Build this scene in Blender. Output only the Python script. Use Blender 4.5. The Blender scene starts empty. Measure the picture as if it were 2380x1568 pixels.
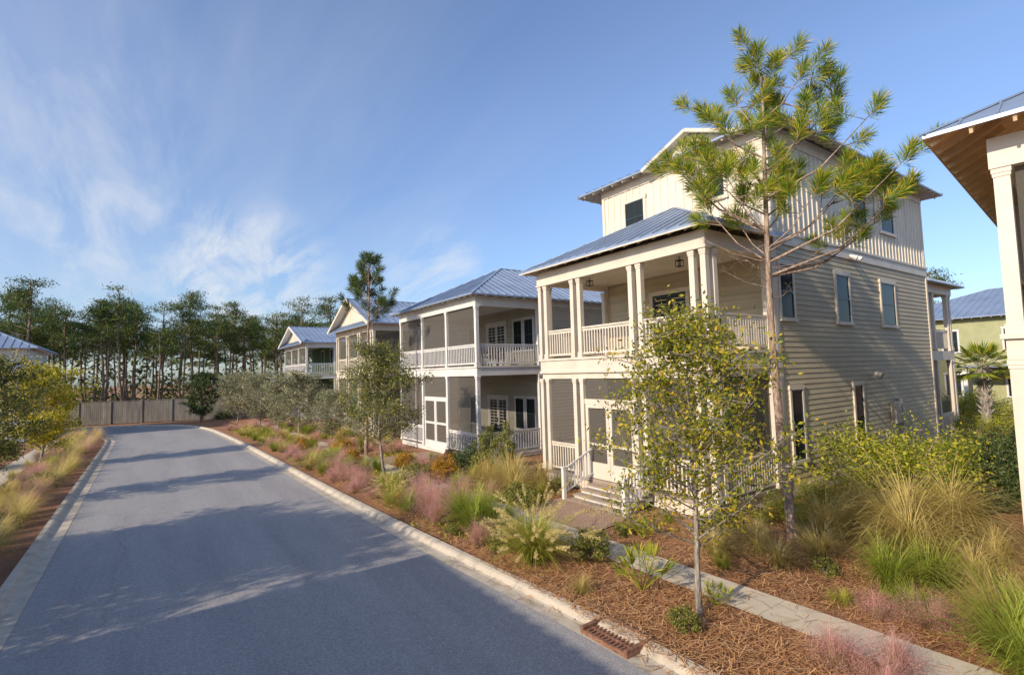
import bpy, math, random
import numpy as np
from mathutils import Vector, Matrix
random.seed(7)
C=bpy.context.collection
sc=bpy.context.scene
# ------------------------------------------------------------------ materials
def nt(name):
    m=bpy.data.materials.new(name);m.use_nodes=True
    t=m.node_tree;t.nodes.clear()
    o=t.nodes.new('ShaderNodeOutputMaterial')
    return m,t,o
def N(t,ty,**k):
    n=t.nodes.new('ShaderNode'+ty)
    for a,b in k.items():
        if a.startswith('i_'):
            n.inputs[a[2:].replace('_',' ')].default_value=b
        else: setattr(n,a,b)
    return n
def L(t,a,b): t.links.new(a,b)
def ramp(t,fac,stops):
    r=N(t,'ValToRGB');L(t,fac,r.inputs[0])
    e=r.color_ramp.elements
    while len(e)<len(stops): e.new(.5)
    for i,(p,c) in enumerate(stops):
        e[i].position=p;e[i].color=(c[0],c[1],c[2],1)
    return r.outputs[0]
def c4(c): return (c[0],c[1],c[2],1)
def paint(name,col,rough=.55,var=.12,scale=1.5,metal=0,streak=False,bump=0.0,bscale=60):
    m,t,o=nt(name);b=N(t,'BsdfPrincipled');L(t,b.outputs[0],o.inputs[0])
    tc=N(t,'TexCoord');mp=N(t,'Mapping');L(t,tc.outputs['Object'],mp.inputs[0])
    if streak: mp.inputs['Scale'].default_value=(1,1,.15)
    n=N(t,'TexNoise',i_Scale=scale,i_Detail=8.,i_Roughness=.65);L(t,mp.outputs[0],n.inputs[0])
    lo=[x*(1-var*1.5) for x in col];hi=[min(1,x*(1+var)) for x in col]
    L(t,ramp(t,n.outputs[0],[(.3,lo),(.7,hi)]),b.inputs['Base Color'])
    b.inputs['Roughness'].default_value=rough;b.inputs['Metallic'].default_value=metal
    if bump:
        n2=N(t,'TexNoise',i_Scale=float(bscale),i_Detail=4.);L(t,tc.outputs['Object'],n2.inputs[0])
        bp=N(t,'Bump',i_Strength=bump,i_Distance=.01);L(t,n2.outputs[0],bp.inputs['Height']);L(t,bp.outputs[0],b.inputs['Normal'])
    return m
def leafmat(name,stops,trans=.35,gz=None,rough=.5):
    m,t,o=nt(name)
    g=N(t,'NewGeometry')
    col=ramp(t,g.outputs['Random Per Island'],stops)
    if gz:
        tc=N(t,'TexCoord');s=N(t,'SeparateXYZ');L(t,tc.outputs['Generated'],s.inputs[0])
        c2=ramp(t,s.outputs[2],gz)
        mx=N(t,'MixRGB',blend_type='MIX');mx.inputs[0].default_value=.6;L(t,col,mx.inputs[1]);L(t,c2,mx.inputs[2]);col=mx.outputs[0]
    d=N(t,'BsdfPrincipled');d.inputs['Roughness'].default_value=rough;L(t,col,d.inputs['Base Color'])
    d.inputs['Specular IOR Level'].default_value=.25
    tr=N(t,'BsdfTranslucent');L(t,col,tr.inputs[0])
    mix=N(t,'MixShader');mix.inputs[0].default_value=trans;L(t,d.outputs[0],mix.inputs[1]);L(t,tr.outputs[0],mix.inputs[2]);L(t,mix.outputs[0],o.inputs[0])
    return m
M={}
M['trim']=paint('cream_trim_paint',(.66,.58,.47),.5,.09)
M['white']=paint('white_trim_paint',(.66,.64,.60),.5,.09)
M['board']=paint('board_and_batten_paint',(.68,.61,.49),.55,.08,streak=True)
M['ceil']=paint('porch_ceiling_paint',(.66,.58,.46),.6,.06)
M['deck']=paint('deck_boards',(.34,.27,.21),.6,.2)
M['green']=paint('green_siding_paint',(.085,.17,.075),.6,.12)
M['green2']=paint('sage_siding_paint',(.34,.34,.17),.6,.12)
M['bluegray']=paint('white_siding_paint',(.66,.68,.68),.6,.06)
M['wood']=paint('soffit_boards',(.80,.50,.24),.6,.2,3.)
M['rafter']=paint('rafter_wood',(.80,.60,.36),.6,.15,3.)
M['dark']=paint('dark_metal',(.03,.03,.032),.45,.1)
M['black']=paint('black_furniture',(.02,.02,.022),.4,.1)
M['brownwood']=paint('wicker_brown',(.16,.09,.05),.6,.2)
M['meter']=paint('grey_utility_box',(.42,.40,.34),.5,.1)
M['fence']=paint('weathered_fence_wood',(.20,.185,.16),.8,.35,2.5,streak=True)
M['rust']=paint('rusty_cast_iron',(.25,.12,.07),.8,.45,14.,bump=.5)
M['pot']=paint('clay_pot',(.17,.07,.045),.6,.2)
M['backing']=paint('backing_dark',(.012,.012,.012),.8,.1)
def siding(name,col):
    m,t,o=nt(name);b=N(t,'BsdfPrincipled');L(t,b.outputs[0],o.inputs[0])
    tc=N(t,'TexCoord');mp=N(t,'Mapping');L(t,tc.outputs['Object'],mp.inputs[0]);mp.inputs['Scale'].default_value=(.35,.35,6.6)
    n=N(t,'TexNoise',i_Scale=1.,i_Detail=3.);L(t,mp.outputs[0],n.inputs[0])
    n2=N(t,'TexNoise',i_Scale=.8,i_Detail=6.);L(t,tc.outputs['Object'],n2.inputs[0])
    a=ramp(t,n.outputs[0],[(.3,[x*.86 for x in col]),(.7,[x*1.1 for x in col])])
    c=ramp(t,n2.outputs[0],[(.3,(.84,.84,.86)),(.7,(1,1,1))])
    mx=N(t,'MixRGB',blend_type='MULTIPLY');mx.inputs[0].default_value=1;L(t,a,mx.inputs[1]);L(t,c,mx.inputs[2])
    L(t,mx.outputs[0],b.inputs['Base Color']);b.inputs['Roughness'].default_value=.6
    w=N(t,'TexNoise',i_Scale=25.,i_Detail=6.);mp2=N(t,'Mapping');mp2.inputs['Scale'].default_value=(.3,.3,4);L(t,tc.outputs['Object'],mp2.inputs[0]);L(t,mp2.outputs[0],w.inputs[0])
    bp=N(t,'Bump',i_Strength=.25,i_Distance=.006);L(t,w.outputs[0],bp.inputs['Height']);L(t,bp.outputs[0],b.inputs['Normal'])
    return m
M['tan']=siding('tan_lap_siding',(.55,.465,.30))
M['tan2']=siding('beige_lap_siding',(.50,.45,.34))
M['roof']=paint('galvanised_metal_roof',(.30,.37,.48),.4,.14,.8,metal=.35)
def screen(name,col,op):
    m,t,o=nt(name);d=N(t,'BsdfDiffuse');d.inputs[0].default_value=c4(col);tr=N(t,'BsdfTransparent')
    mix=N(t,'MixShader');mix.inputs[0].default_value=op;L(t,tr.outputs[0],mix.inputs[1]);L(t,d.outputs[0],mix.inputs[2]);L(t,mix.outputs[0],o.inputs[0]);return m
M['screen']=screen('insect_screen_mesh',(.12,.11,.095),.68)
def glass():
    m,t,o=nt('window_glass_with_blinds');b=N(t,'BsdfPrincipled');L(t,b.outputs[0],o.inputs[0])
    tc=N(t,'TexCoord');s=N(t,'SeparateXYZ');L(t,tc.outputs['Object'],s.inputs[0])
    ma=N(t,'Math',operation='MULTIPLY');ma.inputs[1].default_value=16.;L(t,s.outputs[2],ma.inputs[0])
    fr=N(t,'Math',operation='FRACT');L(t,ma.outputs[0],fr.inputs[0])
    L(t,ramp(t,fr.outputs[0],[(.0,(.008,.010,.011)),(.35,(.022,.028,.03)),(.8,(.04,.047,.05)),(1,(.01,.011,.012))]),b.inputs['Base Color'])
    b.inputs['Roughness'].default_value=.1;b.inputs['IOR'].default_value=1.3;b.inputs['Specular IOR Level'].default_value=.3
    return m
M['glass']=glass()
M['sash']=paint('dark_green_sash',(.02,.035,.04),.4,.1)
def asphalt():
    m,t,o=nt('asphalt');b=N(t,'BsdfPrincipled');L(t,b.outputs[0],o.inputs[0]);tc=N(t,'TexCoord')
    n=N(t,'TexNoise',i_Scale=42.,i_Detail=8.,i_Roughness=.85);L(t,tc.outputs['Object'],n.inputs[0])
    mp=N(t,'Mapping');mp.inputs['Scale'].default_value=(.6,.07,1);L(t,tc.outputs['Object'],mp.inputs[0])
    n2=N(t,'TexNoise',i_Scale=1.8,i_Detail=7.,i_Roughness=.65);L(t,mp.outputs[0],n2.inputs[0])
    a=ramp(t,n.outputs[0],[(.36,(.18,.170,.164)),(.5,(.31,.295,.283)),(.64,(.52,.49,.465))])
    c=ramp(t,n2.outputs[0],[(.3,(.80,.80,.82)),(.5,(.97,.97,.97)),(.7,(1.1,1.09,1.08))])
    v=N(t,'TexVoronoi',feature='DISTANCE_TO_EDGE',i_Scale=.16);n3=N(t,'TexNoise',i_Scale=1.2,i_Detail=5.);L(t,tc.outputs['Object'],n3.inputs[0])
    va=N(t,'MixRGB',blend_type='ADD');va.inputs[0].default_value=.6;L(t,tc.outputs['Object'],va.inputs[1]);L(t,n3.outputs['Color'],va.inputs[2]);L(t,va.outputs[0],v.inputs[0])
    cr=ramp(t,v.outputs[0],[(0,(.82,.82,.82)),(.004,(1,1,1))])
    mx=N(t,'MixRGB',blend_type='MULTIPLY');mx.inputs[0].default_value=1;L(t,a,mx.inputs[1]);L(t,c,mx.inputs[2])
    mx2=N(t,'MixRGB',blend_type='MULTIPLY');mx2.inputs[0].default_value=1;L(t,mx.outputs[0],mx2.inputs[1]);L(t,cr,mx2.inputs[2])
    L(t,mx2.outputs[0],b.inputs['Base Color']);b.inputs['Roughness'].default_value=.7
    bp=N(t,'Bump',i_Strength=.5,i_Distance=.01);L(t,n.outputs[0],bp.inputs['Height']);L(t,bp.outputs[0],b.inputs['Normal']);return m
M['asphalt']=asphalt()
def concrete(name,col,joint=3.0,axis=1,lo=.5):
    m,t,o=nt(name);b=N(t,'BsdfPrincipled');L(t,b.outputs[0],o.inputs[0]);tc=N(t,'TexCoord')
    n=N(t,'TexNoise',i_Scale=2.5,i_Detail=12.,i_Roughness=.75);L(t,tc.outputs['Object'],n.inputs[0])
    a=ramp(t,n.outputs[0],[(.3,[x*lo for x in col]),(.5,col),(.7,[x*1.15 for x in col])])
    s=N(t,'SeparateXYZ');L(t,tc.outputs['Object'],s.inputs[0])
    ma=N(t,'Math',operation='DIVIDE');ma.inputs[1].default_value=joint;L(t,s.outputs[axis],ma.inputs[0])
    fr=N(t,'Math',operation='FRACT');L(t,ma.outputs[0],fr.inputs[0])
    j=ramp(t,fr.outputs[0],[(0,(.4,.36,.32)),(.018/joint,(1,1,1))]);
    mx=N(t,'MixRGB',blend_type='MULTIPLY');mx.inputs[0].default_value=1;L(t,a,mx.inputs[1]);L(t,j,mx.inputs[2])
    L(t,mx.outputs[0],b.inputs['Base Color']);b.inputs['Roughness'].default_value=.8
    n2=N(t,'TexNoise',i_Scale=90.,i_Detail=4.);L(t,tc.outputs['Object'],n2.inputs[0])
    bp=N(t,'Bump',i_Strength=.3,i_Distance=.006);L(t,n2.outputs[0],bp.inputs['Height']);L(t,bp.outputs[0],b.inputs['Normal']);return m
M['kerb']=concrete('kerb_concrete',(.50,.43,.33),1.9)
M['walk']=concrete('sidewalk_concrete',(.55,.475,.36),1.5,lo=.8)
def ground():
    m,t,o=nt('pine_straw_ground');b=N(t,'BsdfPrincipled');L(t,b.outputs[0],o.inputs[0]);tc=N(t,'TexCoord')
    mp=N(t,'Mapping');mp.inputs['Scale'].default_value=(1,2.6,1);mp.inputs['Rotation'].default_value=(0,0,.6);L(t,tc.outputs['Object'],mp.inputs[0])
    n=N(t,'TexNoise',i_Scale=22.,i_Detail=10.,i_Roughness=.8,i_Distortion=1.5);L(t,mp.outputs[0],n.inputs[0])
    n2=N(t,'TexNoise',i_Scale=.5,i_Detail=6.);L(t,tc.outputs['Object'],n2.inputs[0])
    a=ramp(t,n.outputs[0],[(.3,(.09,.036,.018)),(.48,(.37,.17,.08)),(.66,(.66,.37,.18))])
    c=ramp(t,n2.outputs[0],[(.35,(.7,.7,.7)),(.6,(1,1,1))])
    mx=N(t,'MixRGB',blend_type='MULTIPLY');mx.inputs[0].default_value=1;L(t,a,mx.inputs[1]);L(t,c,mx.inputs[2])
    L(t,mx.outputs[0],b.inputs['Base Color']);b.inputs['Roughness'].default_value=.9
    bp=N(t,'Bump',i_Strength=.9,i_Distance=.04);L(t,n.outputs[0],bp.inputs['Height']);L(t,bp.outputs[0],b.inputs['Normal']);return m
M['ground']=ground()
def brick():
    m,t,o=nt('brick_pavers');b=N(t,'BsdfPrincipled');L(t,b.outputs[0],o.inputs[0]);tc=N(t,'TexCoord')
    br=N(t,'TexBrick',i_Scale=5.);br.inputs['Color1'].default_value=(.46,.29,.19,1);br.inputs['Color2'].default_value=(.34,.21,.15,1);br.inputs['Mortar'].default_value=(.18,.14,.10,1)
    br.inputs['Mortar Size'].default_value=.03;L(t,tc.outputs['Object'],br.inputs[0]);L(t,br.outputs[0],b.inputs['Base Color']);b.inputs['Roughness'].default_value=.85;return m
M['brick']=brick()
def bark(name,a,b_):
    m,t,o=nt(name);b=N(t,'BsdfPrincipled');L(t,b.outputs[0],o.inputs[0]);tc=N(t,'TexCoord')
    mp=N(t,'Mapping');mp.inputs['Scale'].default_value=(1,1,.35);L(t,tc.outputs['Object'],mp.inputs[0])
    v=N(t,'TexVoronoi',i_Scale=22.);L(t,mp.outputs[0],v.inputs[0]);n=N(t,'TexNoise',i_Scale=9.,i_Detail=8.);L(t,mp.outputs[0],n.inputs[0])
    mx=N(t,'MixRGB',blend_type='MULTIPLY');mx.inputs[0].default_value=.7;L(t,ramp(t,n.outputs[0],[(.35,a),(.65,b_)]),mx.inputs[1]);L(t,ramp(t,v.outputs[0],[(0,(1,1,1)),(.7,(.35,.33,.32))]),mx.inputs[2])
    L(t,mx.outputs[0],b.inputs['Base Color']);b.inputs['Roughness'].default_value=.9
    bp=N(t,'Bump',i_Strength=.8,i_Distance=.02,invert=True);L(t,v.outputs[0],bp.inputs['Height']);L(t,bp.outputs[0],b.inputs['Normal']);return m
M['pinebark']=bark('pine_bark',(.26,.17,.12),(.58,.44,.33))
M['oakbark']=bark('oak_bark',(.26,.22,.18),(.52,.46,.38))
M['farbark']=bark('far_pine_bark',(.16,.12,.085),(.44,.32,.22))
M['needle']=leafmat('pine_needles',[(0,(.05,.13,.02)),(.3,(.15,.28,.025)),(.65,(.40,.46,.035)),(.9,(.72,.55,.06)),(1,(.75,.42,.06))],.4)
M['needle2']=leafmat('pine_needles_dark',[(0,(.03,.06,.018)),(.6,(.085,.14,.03)),(1,(.26,.26,.05))],.32)
M['oakleaf']=leafmat('oak_leaves_yellowing',[(0,(.08,.12,.02)),(.35,(.22,.25,.025)),(.7,(.48,.44,.04)),(1,(.68,.46,.04))],.42)
M['oakleaf2']=leafmat('oak_leaves_green',[(0,(.07,.10,.025)),(.6,(.22,.24,.055)),(1,(.50,.42,.10))],.35)
M['greyleaf']=leafmat('grey_green_leaves',[(0,(.10,.12,.055)),(.6,(.27,.28,.15)),(1,(.60,.54,.30))],.35)
M['goldleaf']=leafmat('golden_leaves',[(0,(.10,.15,.02)),(.3,(.36,.38,.03)),(.65,(.74,.62,.05)),(1,(.88,.66,.07))],.45)
M['farleaf']=leafmat('woodland_leaves',[(0,(.03,.055,.016)),(.6,(.085,.115,.03)),(1,(.28,.24,.06))],.3)
M['darkleaf']=leafmat('dark_evergreen_leaves',[(0,(.03,.06,.02)),(.7,(.09,.13,.04)),(1,(.20,.22,.08))],.25)
M['shrubleaf']=leafmat('yellow_green_shrub_leaves',[(0,(.09,.15,.02)),(.5,(.34,.38,.035)),(1,(.72,.62,.08))],.42)
M['orangeleaf']=leafmat('orange_shrub_leaves',[(0,(.20,.15,.02)),(.5,(.52,.29,.04)),(1,(.74,.40,.06))],.42)
M['palmleaf']=leafmat('palm_fronds',[(0,(.08,.16,.02)),(.5,(.32,.40,.04)),(1,(.76,.62,.09))],.42)
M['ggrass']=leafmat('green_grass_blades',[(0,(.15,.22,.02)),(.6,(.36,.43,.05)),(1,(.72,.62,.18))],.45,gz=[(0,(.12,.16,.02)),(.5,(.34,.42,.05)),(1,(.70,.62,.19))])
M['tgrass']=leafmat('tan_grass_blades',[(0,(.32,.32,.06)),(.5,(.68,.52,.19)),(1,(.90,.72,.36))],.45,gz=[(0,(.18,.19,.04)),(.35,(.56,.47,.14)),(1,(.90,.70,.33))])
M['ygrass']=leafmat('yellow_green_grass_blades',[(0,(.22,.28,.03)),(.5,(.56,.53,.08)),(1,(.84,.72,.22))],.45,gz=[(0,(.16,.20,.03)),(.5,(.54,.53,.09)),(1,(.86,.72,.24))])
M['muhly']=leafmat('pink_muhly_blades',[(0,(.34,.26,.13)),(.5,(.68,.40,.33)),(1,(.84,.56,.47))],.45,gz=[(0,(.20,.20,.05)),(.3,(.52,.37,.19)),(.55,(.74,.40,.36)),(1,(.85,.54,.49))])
M['plume']=leafmat('pale_grass_plumes',[(0,(.62,.50,.20)),(1,(.86,.74,.36))],.45)
M['pinkplume']=leafmat('pink_plume_haze',[(0,(.72,.32,.31)),(1,(.90,.58,.53))],.5)
M['straw']=leafmat('pine_straw_needles',[(0,(.16,.07,.03)),(.5,(.54,.28,.12)),(1,(.84,.52,.26))],.1)
# ------------------------------------------------------------------ mesh builder
class MB:
    def __init__(s): s.v=[];s.f=[];s.m=[]
    def face(s,pts,mi=0):
        b=len(s.v);s.v+= [tuple(p) for p in pts];s.f.append(tuple(range(b,b+len(pts))));s.m.append(mi)
    def box(s,x0,x1,y0,y1,z0,z1,mi=0,mp=None):
        if mp:
            p=mp(x0,y0,z0);q=mp(x1,y1,z1)
            x0,x1=sorted((p[0],q[0]));y0,y1=sorted((p[1],q[1]));z0,z1=sorted((p[2],q[2]))
        b=len(s.v)
        s.v+=[(x0,y0,z0),(x1,y0,z0),(x1,y1,z0),(x0,y1,z0),(x0,y0,z1),(x1,y0,z1),(x1,y1,z1),(x0,y1,z1)]
        for f in ((0,3,2,1),(4,5,6,7),(0,1,5,4),(1,2,6,5),(2,3,7,6),(3,0,4,7)):
            s.f.append(tuple(b+i for i in f));s.m.append(mi)
    def beam(s,p,q,w,h,mi=0):
        p=Vector(p);q=Vector(q);d=(q-p)
        if d.length<1e-5:return
        d.normalize();up=Vector((0,0,1)) if abs(d.z)<.95 else Vector((1,0,0))
        r=d.cross(up).normalized();u=r.cross(d).normalized()
        b=len(s.v)
        for c in (p,q):
            for a,e in ((-1,-1),(1,-1),(1,1),(-1,1)):
                s.v.append(tuple(c+r*a*w/2+u*e*h/2))
        for f in ((0,1,2,3),(7,6,5,4),(0,4,5,1),(1,5,6,2),(2,6,7,3),(3,7,4,0)):
            s.f.append(tuple(b+i for i in f));s.m.append(mi)
    def tube(s,pts,rad,n=6,mi=0):
        b=len(s.v);P=[Vector(p) for p in pts]
        for i,p in enumerate(P):
            d=(P[min(i+1,len(P)-1)]-P[max(i-1,0)])
            if d.length<1e-6:d=Vector((0,0,1))
            d.normalize();a=Vector((1,0,0)) if abs(d.x)<.8 else Vector((0,1,0))
            r=d.cross(a).normalized();u=d.cross(r)
            for k in range(n):
                an=2*math.pi*k/n;s.v.append(tuple(p+(r*math.cos(an)+u*math.sin(an))*rad[i]))
        for i in range(len(P)-1):
            for k in range(n):
                s.f.append((b+i*n+k,b+i*n+(k+1)%n,b+(i+1)*n+(k+1)%n,b+(i+1)*n+k));s.m.append(mi)
        s.f.append(tuple(b+(len(P)-1)*n+k for k in range(n)));s.m.append(mi)
    def arr(s,V,k,mi=0):
        b=len(s.v);s.v+= [tuple(r) for r in V.tolist()]
        n=len(V)//k
        s.f+= [tuple(range(b+i*k,b+i*k+k)) for i in range(n)];s.m+= [mi]*n
    def obj(s,name,mats,parent=None,label=None,kind=None,smooth=False):
        me=bpy.data.meshes.new(name);me.from_pydata(s.v,[],s.f)
        if not isinstance(mats,(list,tuple)):mats=[mats]
        for m in mats: me.materials.append(m)
        if len(mats)>1: me.polygons.foreach_set('material_index',s.m)
        if smooth: me.polygons.foreach_set('use_smooth',[True]*len(s.f))
        me.update();o=bpy.data.objects.new(name,me);C.objects.link(o)
        if parent:o.parent=parent
        if label:o['label']=label
        if kind:o['kind']=kind
        return o
def root(name,loc,label,cat,rot=0,group=None):
    o=bpy.data.objects.new(name,None);o.empty_display_size=.3;C.objects.link(o);o.location=loc;o.rotation_euler[2]=rot
    o['label']=label;o['category']=cat
    if group:o['group']=group
    return o
def tag(o,label,cat,group=None):
    o['label']=label;o['category']=cat
    if group:o['group']=group
    return o
def copy_thing(src,loc,rot=0,scale=1,label=None):
    def cp(o,par):
        n=o.copy();C.objects.link(n);n.parent=par
        for ch in list(o.children): cp(ch,n)
        return n
    n=cp(src,None);n.location=loc;n.rotation_euler[2]=rot
    n.scale=(scale,scale,scale) if not isinstance(scale,tuple) else scale
    if label:n['label']=label
    return n
Fm=lambda x:(lambda u,d,z:(x+d,u,z))
Sm=lambda y:(lambda u,d,z:(u,y+d,z))
Nm=lambda y:(lambda u,d,z:(u,y-d,z))   # far side, outward is +y
Bm=lambda x:(lambda u,d,z:(x-d,u,z))
# ---------------------------------------------------------------- building parts
def lap(mb,mp,u0,u1,z0,z1,e=.155,mi=0):
    z=z0
    while z<z1-.02:
        t=min(z+e,z1)
        mb.face([mp(u0,-.026,z),mp(u1,-.026,z),mp(u1,-.006,t),mp(u0,-.006,t)],mi)
        mb.face([mp(u0,-.026,z),mp(u0,-.004,z),mp(u1,-.004,z),mp(u1,-.026,z)],mi)
        z=t
def window(par,mp,u0,u1,z0,z1,tr='trim',mull=0,rows=1,off=.03,sash='sash'):
    g=MB();g.box(u0+.09,u1-.09,-off-.005,.02,z0+.09,z1-.09,mp=mp);w=g.obj('window',M['glass'],par)
    f=MB();t=.10;o=off+.035
    f.box(u0,u0+t,-o,.01,z0,z1,mp=mp);f.box(u1-t,u1,-o,.01,z0,z1,mp=mp)
    f.box(u0-.03,u1+.03,-o-.01,.01,z1-t,z1+.03,mp=mp);f.box(u0-.03,u1+.03,-o-.03,.01,z0-.03,z0+t*.7,mp=mp)
    f.obj('frame',M[tr],w)
    s=MB();o2=off+.02
    a,b,c,d=u0+t,u1-t,z0+t*.7,z1-t
    s.box(a,a+.04,-o2,0,c,d,mp=mp);s.box(b-.04,b,-o2,0,c,d,mp=mp);s.box(a+.04,b-.04,-o2,0,d-.05,d,mp=mp);s.box(a+.04,b-.04,-o2,0,c,c+.05,mp=mp)
    s.box(a+.04,b-.04,-o2-.004,0,(c+d)/2-.03,(c+d)/2+.03,mp=mp)
    for k in range(mull):
        x=a+(b-a)*(k+1)/(mull+1);s.box(x-.012,x+.012,-o2+.008,0,c+.05,(c+d)/2-.03,mp=mp);s.box(x-.012,x+.012,-o2+.008,0,(c+d)/2+.03,d-.05,mp=mp)
    s.obj('sash',M[sash],w)
def french(par,mp,u0,u1,z0,z1,tr='trim',leaf='sash',trim=.12,rows=4):
    g=MB();um=(u0+u1)/2
    g.box(u0+trim,u1-trim,-.02,.02,z0+.05,z1-trim,mp=mp);d=g.obj('door',M['glass'],par)
    f=MB();f.box(u0,u0+trim,-.06,.01,z0,z1,mp=mp);f.box(u1-trim,u1,-.06,.01,z0,z1,mp=mp);f.box(u0-.04,u1+.04,-.07,.01,z1-trim,z1+.03,mp=mp);f.obj('frame',M[tr],d)
    s=MB()
    for a,b in ((u0+trim,um-.005),(um+.005,u1-trim)):
        s.box(a,a+.09,-.045,0,z0+.03,z1-trim,mp=mp);s.box(b-.09,b,-.045,0,z0+.03,z1-trim,mp=mp)
        s.box(a+.09,b-.09,-.045,0,z0+.03,z0+.3,mp=mp);s.box(a+.09,b-.09,-.045,0,z1-trim-.1,z1-trim,mp=mp)
        s.box((a+b)/2-.01,(a+b)/2+.01,-.04,0,z0+.3,z1-trim-.1,mp=mp)
        for k in range(1,rows):
            z=z0+.3+(z1-trim-.4-z0)*k/rows;s.box(a+.09,b-.09,-.038,0,z-.01,z+.01,mp=mp)
    s.obj('leaf',M[leaf],d)
    h=MB();h.box(um+.02,um+.05,-.09,-.045,z0+.95,z0+1.15,mp=mp);h.obj('handle',M['dark'],d)
def railing(par,mp,u0,u1,zb,tr='trim',h=.95,sp=.115,d=0,name='railing'):
    m=MB();m.box(u0,u1,d-.035,d+.035,zb+h-.05,zb+h,mp=mp);m.box(u0,u1,d-.02,d+.02,zb+h-.13,zb+h-.07,mp=mp);m.box(u0,u1,d-.025,d+.025,zb+.09,zb+.15,mp=mp)
    n=max(1,int((u1-u0)/sp))
    for i in range(n):
        u=u0+(i+.5)*(u1-u0)/n;m.box(u-.019,u+.019,d-.019,d+.019,zb+.15,zb+h-.13,mp=mp)
    m.obj(name,M[tr],par)
def column(par,x,y,z0,z1,w=.16,tr='trim'):
    m=MB();h=w/2;m.box(x-h,x+h,y-h,y+h,z0+.16,z1-.14);e=h+.022
    m.box(x-e,x+e,y-e,y+e,z0,z0+.16);m.box(x-e,x+e,y-e,y+e,z1-.08,z1);e=h+.012;m.box(x-e,x+e,y-e,y+e,z1-.14,z1-.08)
    m.obj('column',M[tr],par)
def scr(par,mp,u0,u1,z0,z1,d=.03,mat='screen'):
    m=MB();m.face([mp(u0,d,z0),mp(u1,d,z0),mp(u1,d,z1),mp(u0,d,z1)]);m.obj('screen',M[mat],par)
def roof_face(mb,und,pts,ed,sp=.42,th=.06):
    P=[Vector(p) for p in pts];n=(P[1]-P[0]).cross(P[2]-P[0]).normalized()
    if n.z<0:P.reverse();n=-n
    zf=lambda x,y:P[0].z-(n.x*(x-P[0].x)+n.y*(y-P[0].y))/n.z
    mb.face(P);
    q=[p-Vector((0,0,th)) for p in P];
    for i in range(len(P)):
        j=(i+1)%len(P);mb.face([P[i],q[i],q[j],P[j]])
    und.face([p-Vector((0,0,.004)) for p in reversed(q)])
    e=Vector((ed[0],ed[1])).normalized();k=Vector((-e.y,e.x))
    ss=[p.x*e.x+p.y*e.y for p in P];s=min(ss)+.03
    while s<max(ss):
        ts=[]
        for i in range(len(P)):
            a=P[i];b=P[(i+1)%len(P)];sa=a.x*e.x+a.y*e.y-s;sb=b.x*e.x+b.y*e.y-s
            if (sa<0)!=(sb<0):
                f=sa/(sa-sb);x=a.x+(b.x-a.x)*f;y=a.y+(b.y-a.y)*f;ts.append(x*k.x+y*k.y)
        if len(ts)==2 and abs(ts[0]-ts[1])>.1:
            o=[];
            for t in ts:
                x=e.x*s+k.x*t;y=e.y*s+k.y*t;o.append((x,y,zf(x,y)+.018))
            mb.beam(o[0],o[1],.03,.04)
        s+=sp
def caps(mb,segs):
    for a,b in segs:
        mb.beam((a[0],a[1],a[2]+.01),(b[0],b[1],b[2]+.01),.12,.03)
def tails(m,x0,x1,y0,y1,z,ov,slope,sp=.5,dep=.085,sides='FBSN',ln=None,mi=1):
    ln=ln or ov
    th=.064
    def rt(ax,ay,dx,dy,l):
        l=min(l,ln)
        if l<.12: return
        m.beam((ax+dx*.05,ay+dy*.05,z-th-dep/2+.05*slope),(ax+dx*l,ay+dy*l,z-th-dep/2+l*slope),.045,dep,mi)
    u=y0+.25
    while u<y1:
        q=min(u-y0,y1-u)-.05
        if 'F' in sides: rt(x0,u,1,0,q)
        if 'B' in sides: rt(x1,u,-1,0,q)
        u+=sp
    u=x0+.25
    while u<x1:
        q=min(u-x0,x1-u)-.05
        if 'S' in sides: rt(u,y0,0,1,q)
        if 'N' in sides: rt(u,y1,0,-1,q)
        u+=sp
def hip(par,x0,x1,y0,y1,z,slope,ov=.5,under='trim',raf='trim',sp=.42,sides='FBSN',tl=None,dep=.085):
    mb=MB();un=MB()
    if (y1-y0)<=(x1-x0):
        h=(y1-y0)/2;ym=(y0+y1)/2;a=(x0+h,ym,z+h*slope);b=(x1-h,ym,z+h*slope)
        A,B,Cc,D=(x0,y0,z),(x1,y0,z),(x1,y1,z),(x0,y1,z)
        roof_face(mb,un,[A,B,b,a],(1,0),sp);roof_face(mb,un,[Cc,D,a,b],(1,0),sp);roof_face(mb,un,[D,A,a],(0,1),sp);roof_face(mb,un,[B,Cc,b],(0,1),sp)
        caps(mb,[(A,a),(D,a),(B,b),(Cc,b),(a,b)])
    else:
        h=(x1-x0)/2;xm=(x0+x1)/2;a=(xm,y0+h,z+h*slope);b=(xm,y1-h,z+h*slope)
        A,B,Cc,D=(x0,y0,z),(x1,y0,z),(x1,y1,z),(x0,y1,z)
        roof_face(mb,un,[A,B,a],(1,0),sp);roof_face(mb,un,[Cc,D,b],(1,0),sp);roof_face(mb,un,[D,A,a,b],(0,1),sp);roof_face(mb,un,[B,Cc,b,a],(0,1),sp)
        caps(mb,[(A,a),(B,a),(Cc,b),(D,b),(a,b)])
    r=mb.obj('roof',M['roof'],par)
    tails(un,x0,x1,y0,y1,z,ov,slope,sides=sides,ln=tl,dep=dep)
    un.obj('soffit',[M[under],M[raf]],r)
    return r
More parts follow.
